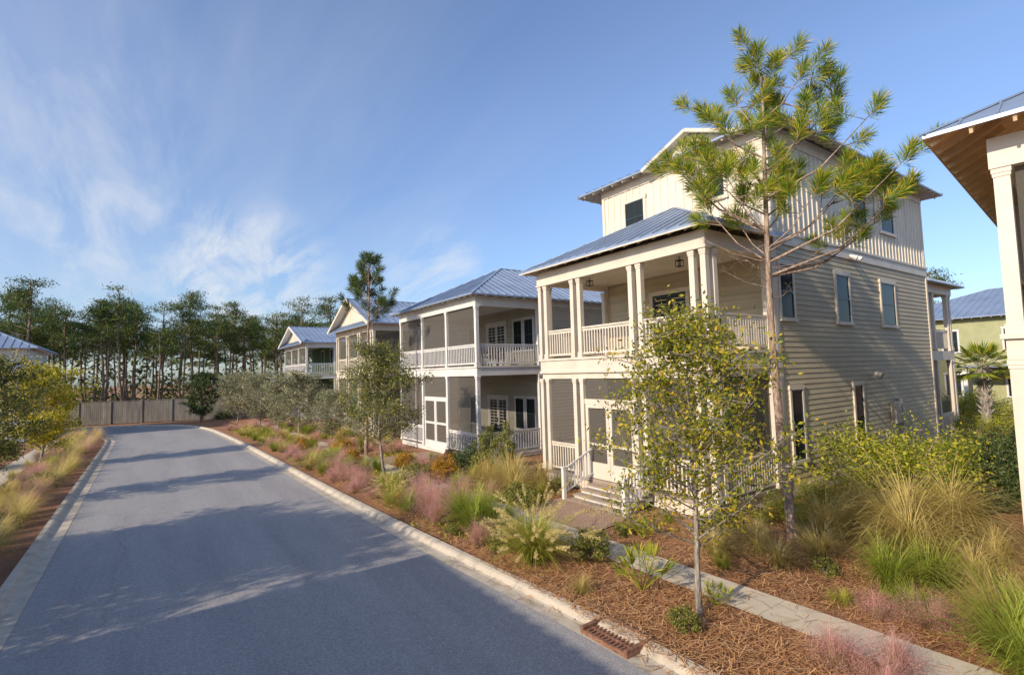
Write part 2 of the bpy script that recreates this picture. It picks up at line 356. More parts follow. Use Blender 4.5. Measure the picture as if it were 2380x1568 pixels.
# =============================================================== HOUSE 1 (main)
def main_house():
    R=root('house',(11.16,7.55,0),'three-storey tan and cream house with double front porch','house')
    W=6.5;PD=3.24;XE=15.24
    m=MB();m.box(PD+.01,XE-.01,.01,W-.01,.05,7.4)
    lap(m,Sm(0),PD,XE,.38,7.2);lap(m,Fm(PD),0,W,.45,6.95)
    lap(m,Nm(W),PD,XE,.38,7.2);m.obj('wall',M['tan'],R)
    m=MB();m.box(PD,XE,0,W,7.58,10.75)
    for mp,a,b in ((Sm(0),PD,XE),(Fm(PD),0,W),(Nm(W),PD,XE)):
        u=a+.03
        while u<b-.02:
            m.box(u,u+.05,-.028,0,7.58,10.5,mp=mp);u+=.31
    m.obj('upper_wall',M['board'],R,'cream board and batten upper wall')
    t=MB()
    t.box(PD-.05,XE+.05,-.055,W+.055,7.2,7.5);t.box(PD-.08,XE+.08,-.085,W+.085,7.5,7.58)
    t.box(PD-.03,XE+.03,-.045,W+.045,.05,.38)
    for x,y in ((PD,0),(XE,0),(PD,W),(XE,W)):
        sx=-1 if x==PD else 1;sy=-1 if y==0 else 1
        t.box(x-.05 if sx<0 else x-.09,x+.09 if sx<0 else x+.05,y-.05 if sy<0 else y-.09,y+.09 if sy<0 else y+.05,.38,7.2)
        t.box(x-.04 if sx<0 else x-.09,x+.09 if sx<0 else x+.04,y-.04 if sy<0 else y-.09,y+.09 if sy<0 else y+.04,7.58,10.3)
    t.box(PD-.045,XE+.045,-.047,W+.047,10.3,10.56)
    t.obj('trim',M['trim'],R)
    for a,b,c,d in ((3.35,4.25,5.0,6.7),(6.85,7.95,5.0,6.7),(10.4,11.8,5.0,6.7),(3.6,4.4,.97,3.12),(7.65,8.45,.97,3.1),(8.55,9.75,8.5,10.0),(10.85,12.2,8.5,10.0)):
        window(R,Sm(0),a,b,c,d)
    for a,b,c,d in ((4.4,5.45,8.55,9.9),(1.25,2.0,8.9,10.0),(.4,1.3,1.2,3.0)):
        window(R,Fm(PD),a,b,c,d,mull=1)
    french(R,Fm(PD),2.8,4.4,4.17,6.35);french(R,Fm(PD),2.3,4.3,.5,2.75,leaf='white')
    m=MB();m.box(-.06,PD-.06,-.06,W+.06,3.74,4.08);m.box(-.1,PD-.06,-.1,W+.1,4.08,4.15);m.box(-.09,PD-.06,-.09,W+.09,3.66,3.74);m.box(-.02,PD-.06,-.02,W+.02,3.48,3.66)
    m.obj('porch_band',M['trim'],R)
    m=MB();m.box(-.05,PD-.06,-.05,W+.05,.36,.45);m.obj('porch_floor',M['deck'],R)
    m=MB();m.box(0,PD-.04,0,W,.04,.36);
    for i in range(44): m.box(-.02,0,.05+i*.147,.15+i*.147,.05,.34)
    m.obj('skirting',M['trim'],R)
    m=MB();m.box(-.1,.1,-.1,W+.1,6.72,7.12);m.box(.1,PD-.05,-.1,.1,6.72,7.12);m.box(.1,PD-.05,W-.1,W+.1,6.72,7.12);m.box(-.13,.13,-.13,W+.13,6.66,6.72)
    m.box(.1,PD-.05,.1,W-.1,6.9,6.94);m.obj('porch_beam',M['trim'],R)
    for z0,z1,w in ((4.15,6.66,.15),(.45,3.48,.15)):
        for y in (0,.33,2.05,2.37,4.52,4.84,6.2,W): column(R,0,y,z0,z1,w)
        for x in (.33,2.75,3.08): column(R,x,0,z0,z1,w)
        for x in (.33,3.08): column(R,x,W,z0,z1,w)
    for zb in (4.15,.45):
        segs=((.41,1.97),(2.45,4.44),(4.92,6.12)) if zb>1 else ((.41,1.97),(4.92,6.12))
        for a,b in segs: railing(R,Fm(0),a,b,zb)
        railing(R,Sm(0),.41,2.67,zb);railing(R,Nm(W),.41,3.0,zb)
    for a,b in ((.41,1.97),(4.92,6.12)): scr(R,Fm(0),a,b,.5,3.48)
    scr(R,Sm(0),.41,2.67,.5,3.48)
    scr(R,Fm(0),2.45,4.44,2.85,3.48)
    m=MB();m.box(2.45,4.44,.02,.06,.55,2.7,mp=Fm(0));d=m.obj('screen_door',M['screen'],R)
    s=MB();mp=Fm(0)
    s.box(2.45,4.44,-.04,.07,2.7,2.85,mp=mp)
    for a,b in ((2.47,3.44),(3.45,4.42)):
        s.box(a,a+.11,-.03,.07,.47,2.7,mp=mp);s.box(b-.11,b,-.03,.07,.47,2.7,mp=mp);s.box(a+.11,b-.11,-.03,.07,.47,.95,mp=mp);s.box(a+.11,b-.11,-.03,.07,2.58,2.7,mp=mp);s.box(a+.11,b-.11,-.025,.06,1.45,1.52,mp=mp)
    s.obj('frame',M['trim'],d)
    h=MB();h.box(3.4,3.43,-.09,-.03,1.35,1.55,mp=mp);h.obj('handle',M['dark'],d)
    s=MB();tr=MB()
    for i in range(4):
        x1=-.06-i*.28;z=.36-i*.1
        s.box(x1-.28,-.06,1.9,4.1,.02+0.001*i,z-.06);tr.box(x1-.31,x1,1.87,4.13,z-.06,z-.015)
    st=s.obj('steps',M['white'],R);tr.obj('treads',M['deck'],st)
    for y in (1.82,4.18):
        m=MB();m.box(-1.26,-1.16,y-.05,y+.05,.0,.92);m.box(-1.28,-1.14,y-.07,y+.07,.92,.955)
        m.beam((-.06,y,1.34),(-1.2,y,.87),.045,.045);m.beam((-.06,y,.62),(-1.2,y,.22),.035,.035)
        for i in range(8):
            x=-.15-i*.13;f=(-.06-x)/1.14;m.box(x-.014,x+.014,y-.014,y+.014,.62-.4*f,1.32-.45*f)
        m.obj('stair_railing',M['white'],R)
    mb=MB();un=MB();x0=-.5;xw=PD-.01;y0=-.55;y1=7.05;z=7.22;sl=.5;r=xw-x0
    A=(x0,y0,z);B=(xw,y0,z);D=(x0,y1,z);E=(xw,y1,z);a=(xw,y0+r,z+r*sl);b=(xw,y1-r,z+r*sl)
    roof_face(mb,un,[D,A,a,b],(0,1));roof_face(mb,un,[A,B,a],(1,0));roof_face(mb,un,[D,b,E],(1,0));caps(mb,[(A,a),(D,b)])
    rf=mb.obj('porch_roof',M['roof'],R)
    tails(un,x0,xw+2,y0,y1,z,.45,sl,sides='F',ln=.42);tails(un,x0,xw-.3,y0,y1,z,.45,sl,sides='SN',ln=.42);un.obj('soffit',[M['ceil'],M['trim']],rf)
    m=MB();m.box(x0-.02,x0+.01,y0-.02,y1+.02,z-.1,z-.062);m.box(x0,xw,y0-.02,y0+.01,z-.1,z-.062);m.obj('fascia',M['trim'],rf)
    rf=hip(R,2.75,XE+.6,-.65,W+.95,10.62,.4,ov=.6,sides='FBSN',tl=.5)
    mb=MB();un=MB();xf=2.72;xb=5.2;yc=2.3;h=1.75;zb=10.6;zp=11.3
    roof_face(mb,un,[(xf,yc-h,zb),(xb,yc-h,zb),(xb,yc,zp),(xf,yc,zp)],(1,0));roof_face(mb,un,[(xf,yc+h,zb),(xb,yc+h,zb),(xb,yc,zp),(xf,yc,zp)],(1,0))
    g=mb.obj('gable_roof',M['roof'],R);un.obj('soffit',M['trim'],g)
    m=MB();m.face([(xf+.25,yc-h+.1,zb-.02),(xf+.25,yc+h-.1,zb-.02),(xf+.25,yc,zp-.1)]);m.obj('gable_wall',M['board'],R)
    m=MB();m.beam((xf-.02,yc-h-.05,zb-.06),(xf-.02,yc,zp-.02),.05,.11);m.beam((xf-.025,yc+h+.05,zb-.06),(xf-.025,yc,zp-.02),.05,.11);m.obj('barge_board',M['trim'],R)
    X1=XE+4.1
    m=MB();m.box(XE+.04,X1,.3,W,3.74,4.15);m.obj('rear_porch_deck',M['trim'],R)
    m=MB();m.box(XE+.04,X1,.3,W,.05,.45);m.obj('rear_porch_base',M['trim'],R)
    m=MB();m.box(XE+.04,X1,.25,.45,6.7,7.05);m.box(X1-.2,X1,.45,W,6.7,7.05);m.obj('rear_porch_beam',M['trim'],R)
    for x in (XE+.25,XE+.55,XE+1.8,X1-.45,X1-.12):
        column(R,x,.38,4.15,6.7);column(R,x,.38,.45,3.74)
    for zb in (.45,4.15): railing(R,Sm(.38),XE+.1,X1-.1,zb)
    scr(R,Sm(.38),XE+.1,X1-.1,.45,3.74)
    mb=MB();un=MB();roof_face(mb,un,[(XE,-.15,7.1),(X1+.5,-.15,7.1),(X1+.5-3.2,3.1,8.6),(XE,3.1,8.6)],(1,0));roof_face(mb,un,[(X1+.5,-.15,7.1),(X1+.5,W,7.1),(X1+.5-3.2,W-3,8.6),(X1+.5-3.2,3.1,8.6)],(0,1))
    g=mb.obj('rear_roof',M['roof'],R);un.obj('soffit',M['trim'],g)
    m=MB();m.box(10.6,11.1,-.2,-.03,1.55,2.3,mp=Sm(0));m.obj('utility_box',M['meter'],R)
    m=MB();m.box(11.3,11.62,-.16,-.03,1.5,2.4,mp=Sm(0));m.tube([(11.45,-.08,1.5),(11.45,-.08,.1)],[.03,.03]);m.obj('utility_box',M['meter'],R)
    m=MB();m.tube([(9.3,-.1,3.35),(9.3,-.3,3.25)],[.07,.12],8);m.obj('vent_hood',M['meter'],R)
    for dx in (0,.35):
        m=MB();m.tube([(8.0+dx,-.08,7.32),(8.0+dx+.05,-.28,7.2)],[.05,.09],8);m.obj('flood_light',M['white'],R)
main_house()
# ---------------------------------------------------------- generic porch house
def porch_house(name,loc,W,PD,XE,label,wallm,trm,ys,xs,eave=6.95,roof='hip',slope=.48,base=.25,zd=4.0,scrn=True,sidescr=True,rot=0,door=None,wallcol2=None,fr=None,xroof=None):
    R=root(name,loc,label,'house',rot)
    m=MB();m.box(PD+.01,XE,.01,W-.01,.05,eave+.3)
    lap(m,Sm(0),PD,XE,.38,eave+.15);lap(m,Fm(PD),0,W,base+.1,eave)
    m.obj('wall',M[wallm],R)
    t=MB();t.box(PD-.05,PD+.09,-.05,.09,base,eave);t.box(PD-.04,XE+.03,-.05,W+.05,.05,.38);t.box(XE-.09,XE+.05,-.05,.09,.38,eave);t.box(PD+.09,XE-.09,-.045,.02,eave-.2,eave+.1);t.obj('trim',M[trm],R)
    m=MB();m.box(-.06,PD-.06,-.06,W+.06,zd-.38,zd-.04);m.box(-.1,PD-.06,-.1,W+.1,zd-.04,zd+.03);m.obj('porch_band',M[trm],R)
    m=MB();m.box(-.05,PD-.06,-.05,W+.05,base-.1,base);m.box(-.03,PD-.06,-.03,W+.03,.03,base-.1);m.obj('porch_base',M[trm],R)
    m=MB();m.box(-.09,.09,-.09,W+.09,eave-.35,eave+.1);m.box(.09,PD-.05,-.09,.09,eave-.35,eave+.1);m.box(.09,PD-.05,W-.09,W+.09,eave-.35,eave+.1);m.box(.09,PD-.05,.09,W-.09,eave-.12,eave-.08)
    m.obj('porch_beam',M[trm],R)
    for z0,z1 in ((base,zd-.38),(zd+.03,eave-.35)):
        for y in ys: column(R,0,y,z0,z1,.15,trm)
        for x in xs: column(R,x,0,z0,z1,.15,trm)
        for a,b in zip(ys[:-1],ys[1:]):
            if b-a<.5: continue
            if door and z0<1 and a<=door[0]+.1<=b:
                continue
            railing(R,Fm(0),a+.08,b-.08,z0,trm,sp=.14)
            if scrn: scr(R,Fm(0),a+.08,b-.08,z0,z1)
        xx=[0]+list(xs)
        for a,b in zip(xx[:-1],xx[1:]):
            if b-a<.5: continue
            railing(R,Sm(0),a+.08,b-.08,z0,trm,sp=.14)
            if sidescr: scr(R,Sm(0),a+.08,b-.08,z0,z1)
    if door:
        a,b=door;mp=Fm(0);z1=zd-.38
        mm=MB();mm.box(a+.2,b-.2,.02,.05,base+.1,base+2.3,mp=mp);d=mm.obj('screen_door',M['screen'],R)
        s=MB();s.box(a+.12,b-.12,-.03,.06,base+2.3,base+2.4,mp=mp);um=(a+b)/2
        for p,q in ((a+.12,um-.01),(um+.01,b-.12)):
            s.box(p,p+.1,-.03,.06,base,base+2.3,mp=mp);s.box(q-.1,q,-.03,.06,base,base+2.3,mp=mp);s.box(p+.1,q-.1,-.03,.06,base,base+.3,mp=mp);s.box(p+.1,q-.1,-.03,.06,base+1.1,base+1.2,mp=mp);s.box(p+.1,q-.1,-.03,.06,base+2.2,base+2.3,mp=mp)
        s.box(a+.08,b-.08,-.03,.06,z1-.02,z1,mp=mp);s.obj('frame',M[trm],d);scr(R,mp,a+.08,b-.08,base+2.4,z1)
    if roof=='hip':
        hip(R,-.5,XE+.5,-.5,W+.5,eave+.12,slope,ov=.5,under=trm,raf=trm,tl=.4)
    else:
        mb=MB();un=MB();x0=-.55;x1=XE+.5;h=W/2+.5;yc=W/2;z=eave+.12;zp=z+h*slope
        roof_face(mb,un,[(x0,yc-h,z),(x1,yc-h,z),(x1,yc,zp),(x0,yc,zp)],(1,0));roof_face(mb,un,[(x0,yc+h,z),(x1,yc+h,z),(x1,yc,zp),(x0,yc,zp)],(1,0));caps(mb,[((x0,yc,zp),(x1,yc,zp))])
        g=mb.obj('roof',M['roof'],R);un.obj('soffit',M[trm],g)
        m=MB();m.face([(-.05,-.1,z-.05),(-.05,W+.1,z-.05),(-.05,yc,zp-.15)]);
        u=.1
        while u<W: 
            m.box(-.075,-.05,u,u+.05,z-.04,z+(h-abs(u-yc))*slope-.35 if (h-abs(u-yc))*slope>.4 else z-.03);u+=.35
        m.obj('gable_wall',M['board'],R)
        m=MB();m.beam((x0-.03,yc-h-.05,z-.1),(x0-.03,yc,zp-.07),.06,.18);m.beam((x0-.035,yc+h+.05,z-.1),(x0-.035,yc,zp-.07),.06,.18);m.obj('barge_board',M[trm],R)
        # pent roof strip across the foot of the gable
        mb=MB();un=MB();roof_face(mb,un,[(-.6,-.45,z-.12),(-.6,W+.45,z-.12),(-.03,W+.45,z+.3),(-.03,-.45,z+.3)],(0,1));g=mb.obj('pent_roof',M['roof'],R);un.obj('soffit',M[trm],g)
    if fr:
        for kind,a,b in fr:
            for zb in (base,zd+.03):
                if kind=='d': french(R,Fm(PD),a,b,zb+.02,zb+2.3,tr='white',leaf='white')
                else: window(R,Fm(PD),a,b,zb+.7,zb+2.3,tr='white',mull=1)
    return R
H2=porch_house('house',(11.35,18.75,0),7.95,3.5,13.5,'two-storey white screened-porch house with grey hip roof','tan2','white',[0,2.65,5.25,7.95],[3.3],
   door=(2.65,5.25),fr=[('d',2.8,4.7),('w',.5,1.35),('w',1.4,2.25),('w',5.5,6.6)],slope=.49,sidescr=False)
H3=porch_house('house',(11.35,31.0,0),7.5,3.0,13.0,'two-storey cream porch house with front gable and metal roof','tan2','trim',[0,.4,2.4,2.8,4.8,5.2,7.1,7.5],[2.8],roof='gable',slope=.46,
   fr=[('w',.8,1.8),('d',2.9,4.5),('w',5.3,6.3)],eave=6.9)
H4=porch_house('house',(11.2,47.0,0),8.5,2.6,9.0,'two-storey green house with white gabled porch','green','white',[0,2.8,5.6,8.5],[2.4],roof='gable',slope=.36,eave=6.7,fr=[('w',1,2),('w',4,5)],scrn=True,sidescr=False)
for a,b in ((4.2,5.2),(6.5,7.3)): window(H4,Sm(0),a,b,5.0,6.2,tr='white')
m=MB();m.box(3.5,12.0,-3.5,-.06,.1,3.9);m.obj('balcony_block',M['green'],H4)
m=MB();m.box(3.4,12.1,-3.6,-.1,3.9,4.15);m.obj('balcony_floor',M['white'],H4)
railing(H4,Fm(3.5),-3.5,-.1,4.15,'white');railing(H4,Sm(-3.5),3.5,12,4.15,'white')
# ------------------------------------------------------------- white house on the other side
R=root('house',(-6.7,47,0),'white two-storey house with blue-grey metal roof','house')
m=MB();m.box(-9,-.03,.03,8,.05,6.2);
lap(m,Bm(0),0,8,.3,6.2);lap(m,Sm(0),-9,0,.3,6.2);m.obj('wall',M['bluegray'],R)
hip(R,-9.6,.6,-.6,8.6,6.25,.5,under='white',raf='white')
for a,b in ((1,2),(3.4,4.6),(6,7)):
    window(R,Bm(0),a,b,3.9,5.4,tr='white');window(R,Bm(0),a,b,1,2.6,tr='white')
window(R,Sm(0),-3,-1.8,3.9,5.4,tr='white');window(R,Sm(0),-3,-1.8,1,2.6,tr='white')
R=root('house',(-6.7,-12,0),'unseen cream house added to shade the near road','house')  # out of view, added so its roof shadow falls on the near road
m=MB();m.box(-8,-.03,0,20,.05,5.5);lap(m,Bm(0),0,20,.3,5.5);m.obj('wall',M['board'],R)
hip(R,-8.6,.6,-.6,20.6,5.6,.5,under='white',raf='white')
for a in (2,6,10,14,17.5): window(R,Bm(0),a,a+1.1,3.3,4.8,tr='white')
# ------------------------------------------------------------- near house (right): deep eave with open rafters
R=root('house',(11.25,2.1,0),'cream porch house with deep wooden open-rafter eaves','house',rot=math.radians(6))
m=MB();m.box(3.23,12,-9,-.33,.05,7.3);lap(m,Nm(-.3),3.2,12,.38,7.2);lap(m,Fm(3.2),-9,-.3,.38,7.2);m.obj('wall',M['tan2'],R)
m=MB();m.box(-.14,3.15,-9,.12,3.72,4.05);m.box(-.2,3.15,-9,.18,4.05,4.13);m.obj('porch_band',M['trim'],R)
m=MB();m.box(-.14,.14,-9,.14,6.8,7.3);m.box(.14,12,-.16,.14,6.8,7.3);m.obj('porch_beam',M['trim'],R)
m=MB();m.box(-.1,3.15,-9,.1,.05,.45);m.obj('porch_floor',M['trim'],R)
for y in (0,-3,-6,-9):
    column(R,0,y,4.13,6.8,.2);column(R,0,y,.45,3.72,.22)
column(R,3.0,0,4.13,6.8,.2);column(R,3.0,0,.45,3.72,.22)
railing(R,Fm(0),-2.85,-.15,4.13);railing(R,Nm(0),.15,2.85,4.13);railing(R,Fm(0),-2.85,-.15,.45)
scr(R,Nm(0),.15,2.85,4.13,6.8);scr(R,Fm(0),-2.85,-.15,4.13,6.8)
window(R,Nm(-.3),5,6,5,6.6);window(R,Nm(-.3),8,9,5,6.6)
rf=hip(R,-.75,13,-10,.85,7.45,.55,ov=.7,under='wood',raf='rafter',sp=.45,tl=.85,dep=.12)
# ------------------------------------------------------------- far sage green house
R=root('house',(46,2,0),'sage green house with grey metal roof','house')
m=MB();m.box(.03,12,0,15,.05,6.6);lap(m,Fm(0),0,15,.3,6.5);m.obj('wall',M['green2'],R)
hip(R,-.6,12.6,-.6,15.6,6.6,.36,under='white',raf='white')
for a in (1.5,6.3,9.5,12.2):
    window(R,Fm(0),a,a+1,4.2,5.8,tr='white');window(R,Fm(0),a,a+1,1.2,2.8,tr='white')
m=MB();m.box(-2.4,-.03,-6,9,3.2,3.3);mb=m.obj('porch_roof',M['roof'],R)
for y in (-3,0,3,6,8.8): column(R,-2.2,y,.1,3.2,.2,'white')
# =============================================================== ground / roads
m=MB();m.face([(-500,-300,0),(600,-300,0),(600,700,0),(-500,700,0)]);m.obj('ground',M['ground'],kind='structure')
def smooth_line(P,n=8):
    out=[]
    P=[np.array(p,float) for p in P]
    for i in range(len(P)-1):
        p0=P[max(i-1,0)];p1=P[i];p2=P[i+1];p3=P[min(i+2,len(P)-1)]
        for k in range(n):
            t=k/n;out.append(.5*((2*p1)+(-p0+p2)*t+(2*p0-5*p1+4*p2-p3)*t*t+(-p0+3*p1-3*p2+p3)*t**3))
    out.append(P[-1]);return out
RE=smooth_line([(5.2,-14),(5.15,-4),(5.1,4.8),(4.85,10),(4.6,16),(4.4,24),(4.2,32),(3.85,40),(3.4,46),(2.2,51),(-.5,54.3),(-5,56.2),(-22,58)])
LE=smooth_line([(-1.68,-14),(-1.68,-4),(-1.68,4.8),(-1.68,10),(-1.68,16),(-1.68,24),(-1.68,32),(-1.68,38),(-1.8,43),(-2.6,46.5),(-4.6,49),(-8,50.2),(-22,51)])
m=MB()
for i in range(len(RE)-1):
    m.face([(*LE[i],.012),(*RE[i],.012),(*RE[i+1],.012),(*LE[i+1],.012)])
m.obj('road',M['asphalt'],kind='structure')
def extr(line,prof,side,mat,name):
    m=MB();pts=[]
    for i,p in enumerate(line):
        d=line[min(i+1,len(line)-1)]-line[max(i-1,0)];d=d/np.linalg.norm(d);n=np.array([d[1],-d[0]])*side
        pts.append([(p[0]+n[0]*o,p[1]+n[1]*o,z) for o,z in prof])
    for i in range(len(pts)-1):
        for k in range(len(prof)-1):
            q=[pts[i][k],pts[i][k+1],pts[i+1][k+1],pts[i+1][k]]
            if side<0:q.reverse()
            m.face(q)
    o=m.obj(name,mat,kind='structure');return o
prof=[(-.02,.018),(.20,.010),(.25,.02),(.32,.085),(.37,.105),(.47,.11),(.49,.0)]
extr(RE,prof,1,M['kerb'],'kerb');extr(LE,prof,-1,M['kerb'],'kerb')
m=MB()
for i in range(30):
    y0=-6+i*1.8;y1=y0+1.8;m.face([(7.5,y0,.02),(8.33,y0,.02),(8.33,y1,.02),(7.5,y1,.02)])
m.obj('sidewalk',M['walk'],kind='structure')
m=MB();m.face([(-5.4,-6,.02),(-4.5,-6,.02),(-4.5,47,.02),(-5.4,47,.02)]);m.obj('sidewalk',M['walk'],kind='structure')
m=MB();m.face([(8.34,8.9,.028),(10.1,9.2,.028),(10.1,11.9,.028),(8.34,11.9,.028)]);m.face([(8.34,21.2,.028),(11.2,21.2,.028),(11.2,23.0,.028),(8.34,23.0,.028)]);m.obj('brick_path',M['brick'],kind='structure')
R=root('storm_drain_grate',(5.36,5.32,0),'rusty cast iron storm drain grate in the kerb','drain grate')
m=MB()
zt=.075
m.box(-.26,.26,-.44,-.38,.02,zt+.04);m.box(-.26,.26,.38,.44,.02,zt+.04);m.box(-.26,-.22,-.38,.38,.02,zt);m.box(.2,.26,-.38,.38,.02,.125);m.obj('frame',M['rust'],R)
m=MB()
for i in range(11):
    for xa,xb in ((-.21,-.1),(-.07,.05),(.08,.19)): m.box(xa,xb,-.37+i*.07,-.335+i*.07,.05,zt-.003)
for x in (-.085,.065): m.box(x-.015,x+.015,-.38,.38,.045,zt)
m.obj('bars',M['rust'],R)
m=MB();m.face([(-.25,-.38,.03),(.25,-.38,.03),(.25,.38,.03),(-.25,.38,.03)]);m.obj('pit_shade',M['backing'],R)  # flat near-black sheet, the shade down the drain put into its colour
R=root('fence',(-12,62.3,0),'weathered grey wooden board privacy fence','fence',rot=math.atan2(-3.4,11.5))
m=MB();L_=24
for i in range(int(L_/.15)):
    h=2.05+random.uniform(-.02,.02);m.box(i*.15,i*.15+.138,0,.022,.06,h)
m.obj('boards',M['fence'],R)
for k in range(11):
    mm=MB();mm.box(k*2.4-.06,k*2.4+.06,-.07,-.005,0,2.2);mm.obj('post',M['fence'],R)
m=MB();m.box(0,L_,.023,.06,.4,.5);m.box(0,L_,.023,.06,1.7,1.8);m.box(-.02,L_+.02,-.04,.06,2.08,2.12);m.obj('rail',M['fence'],R)
# =============================================================== vegetation generators
def leaf_arr(cen,size,rng,el=.5,k=4):
    n=len(cen);a=rng.normal(size=(n,3));a/=np.linalg.norm(a,axis=1)[:,None]
    b=rng.normal(size=(n,3));b-= (b*a).sum(1)[:,None]*a;b/=np.linalg.norm(b,axis=1)[:,None]
    s=size*(.6+.8*rng.random((n,1)))
    V=np.stack([cen-a*s,cen-b*s*el,cen+a*s,cen+b*s*el],1)
    return V.reshape(-1,3)
def blades(n,h,spread,w,rng,r0=.12,bend=1.2,seg=4,tilt=.5):
    az=rng.random(n)*2*np.pi;rr=r0*np.sqrt(rng.random(n));Ln=h*(.55+.6*rng.random(n))
    th0=tilt*rng.random(n)*spread;bd=bend*(.3+.9*rng.random(n))*spread
    px=rr*np.cos(az*1.7);py=rr*np.sin(az*1.7);pos=np.stack([px,py,np.zeros(n)],1)
    wd=np.stack([-np.sin(az),np.cos(az),np.zeros(n)],1)
    pts=[pos.copy()]
    for s in range(seg):
        th=th0+bd*((s+.5)/seg)**1.4
        d=np.stack([np.sin(th)*np.cos(az),np.sin(th)*np.sin(az),np.cos(th)],1);pos=pos+d*(Ln/seg)[:,None];pts.append(pos.copy())
    for p in pts: p[:,2]=np.maximum(p[:,2],.005)
    rows=[]
    for s in range(seg+1):
        w1=w*max(.10,(1-s/seg))**.6
        rows.append(np.stack([pts[s]-wd*w1/2,pts[s]+wd*w1/2],1))
    return rows,pts
def add_blades(mb,n,h,spread,w,rng,**k):
    rows,pts=blades(n,h,spread,w,rng,**k);S=len(rows)-1
    b=len(mb.v);V=np.stack(rows,1).reshape(n,-1,3)
    mb.v+= [tuple(r) for r in V.reshape(-1,3).tolist()]
    st=(S+1)*2
    for i in range(n):
        o=b+i*st
        for s in range(S):
            mb.f.append((o+s*2,o+s*2+1,o+s*2+3,o+s*2+2));mb.m.append(0)
    return pts
def grass(kind,seed):
    rng=np.random.default_rng(seed);mb=MB()
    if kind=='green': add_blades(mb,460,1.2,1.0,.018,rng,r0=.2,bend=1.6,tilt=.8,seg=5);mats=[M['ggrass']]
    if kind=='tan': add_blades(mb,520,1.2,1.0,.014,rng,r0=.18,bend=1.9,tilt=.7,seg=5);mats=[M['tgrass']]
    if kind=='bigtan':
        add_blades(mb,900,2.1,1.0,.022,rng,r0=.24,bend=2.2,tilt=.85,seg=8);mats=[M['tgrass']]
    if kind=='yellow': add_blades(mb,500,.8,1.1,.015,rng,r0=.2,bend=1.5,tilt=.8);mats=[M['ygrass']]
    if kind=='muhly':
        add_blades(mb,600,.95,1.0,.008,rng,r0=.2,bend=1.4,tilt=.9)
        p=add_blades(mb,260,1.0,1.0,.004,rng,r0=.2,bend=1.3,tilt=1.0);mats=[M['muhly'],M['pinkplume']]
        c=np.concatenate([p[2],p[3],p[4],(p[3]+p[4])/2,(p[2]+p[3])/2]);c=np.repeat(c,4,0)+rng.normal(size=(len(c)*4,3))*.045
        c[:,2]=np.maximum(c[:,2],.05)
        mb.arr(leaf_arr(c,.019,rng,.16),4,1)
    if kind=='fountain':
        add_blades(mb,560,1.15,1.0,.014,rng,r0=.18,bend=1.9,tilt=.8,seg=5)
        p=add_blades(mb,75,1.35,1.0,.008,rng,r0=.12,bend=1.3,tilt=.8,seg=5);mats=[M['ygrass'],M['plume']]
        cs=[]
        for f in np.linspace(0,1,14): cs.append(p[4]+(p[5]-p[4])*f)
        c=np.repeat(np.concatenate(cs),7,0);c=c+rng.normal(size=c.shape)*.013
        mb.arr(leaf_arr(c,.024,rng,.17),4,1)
    return mb,mats
def shrub(seed,r,h,n,size,flat=.0,K=40,loose=1.0):
    rng=np.random.default_rng(seed);mb=MB();lf=MB()
    for i in range(14):
        a=rng.random()*6.28;e=.4+.9*rng.random();L0=h*(.5+.4*rng.random())
        p=[(0,0,0),(math.cos(a)*math.cos(e)*L0*.3,math.sin(a)*math.cos(e)*L0*.3,L0*.4),(math.cos(a)*math.cos(e)*L0*.8*r/h*1.4,math.sin(a)*math.cos(e)*L0*.8*r/h*1.4,L0*(.5+.5*math.sin(e)))]
        mb.tube(p,[.018*h,.012*h,.004*h],5)
    cl=[]
    for i in range(K):
        a=rng.random()*6.28;rr=r*math.sqrt(rng.random())*.95;z=h*(.12+.85*rng.random()**.8*(1-.5*(rr/r)**2))*rng.uniform(.85,1.12)
        k=n//K;s=r*(.09+.12*rng.random())*loose;c=rng.normal(size=(k,3))*s*.8*np.array([1,1,1.15])+np.array([math.cos(a)*rr,math.sin(a)*rr,z]);cl.append(c)
        mb.tube([(math.cos(a)*rr*.3,math.sin(a)*rr*.3,z*.35),(math.cos(a)*rr,math.sin(a)*rr,z)],[.006*h,.002*h],4)
    c=np.concatenate(cl);c[:,2]=np.abs(c[:,2]);lf.arr(leaf_arr(c,size,rng),4)
    return mb,lf
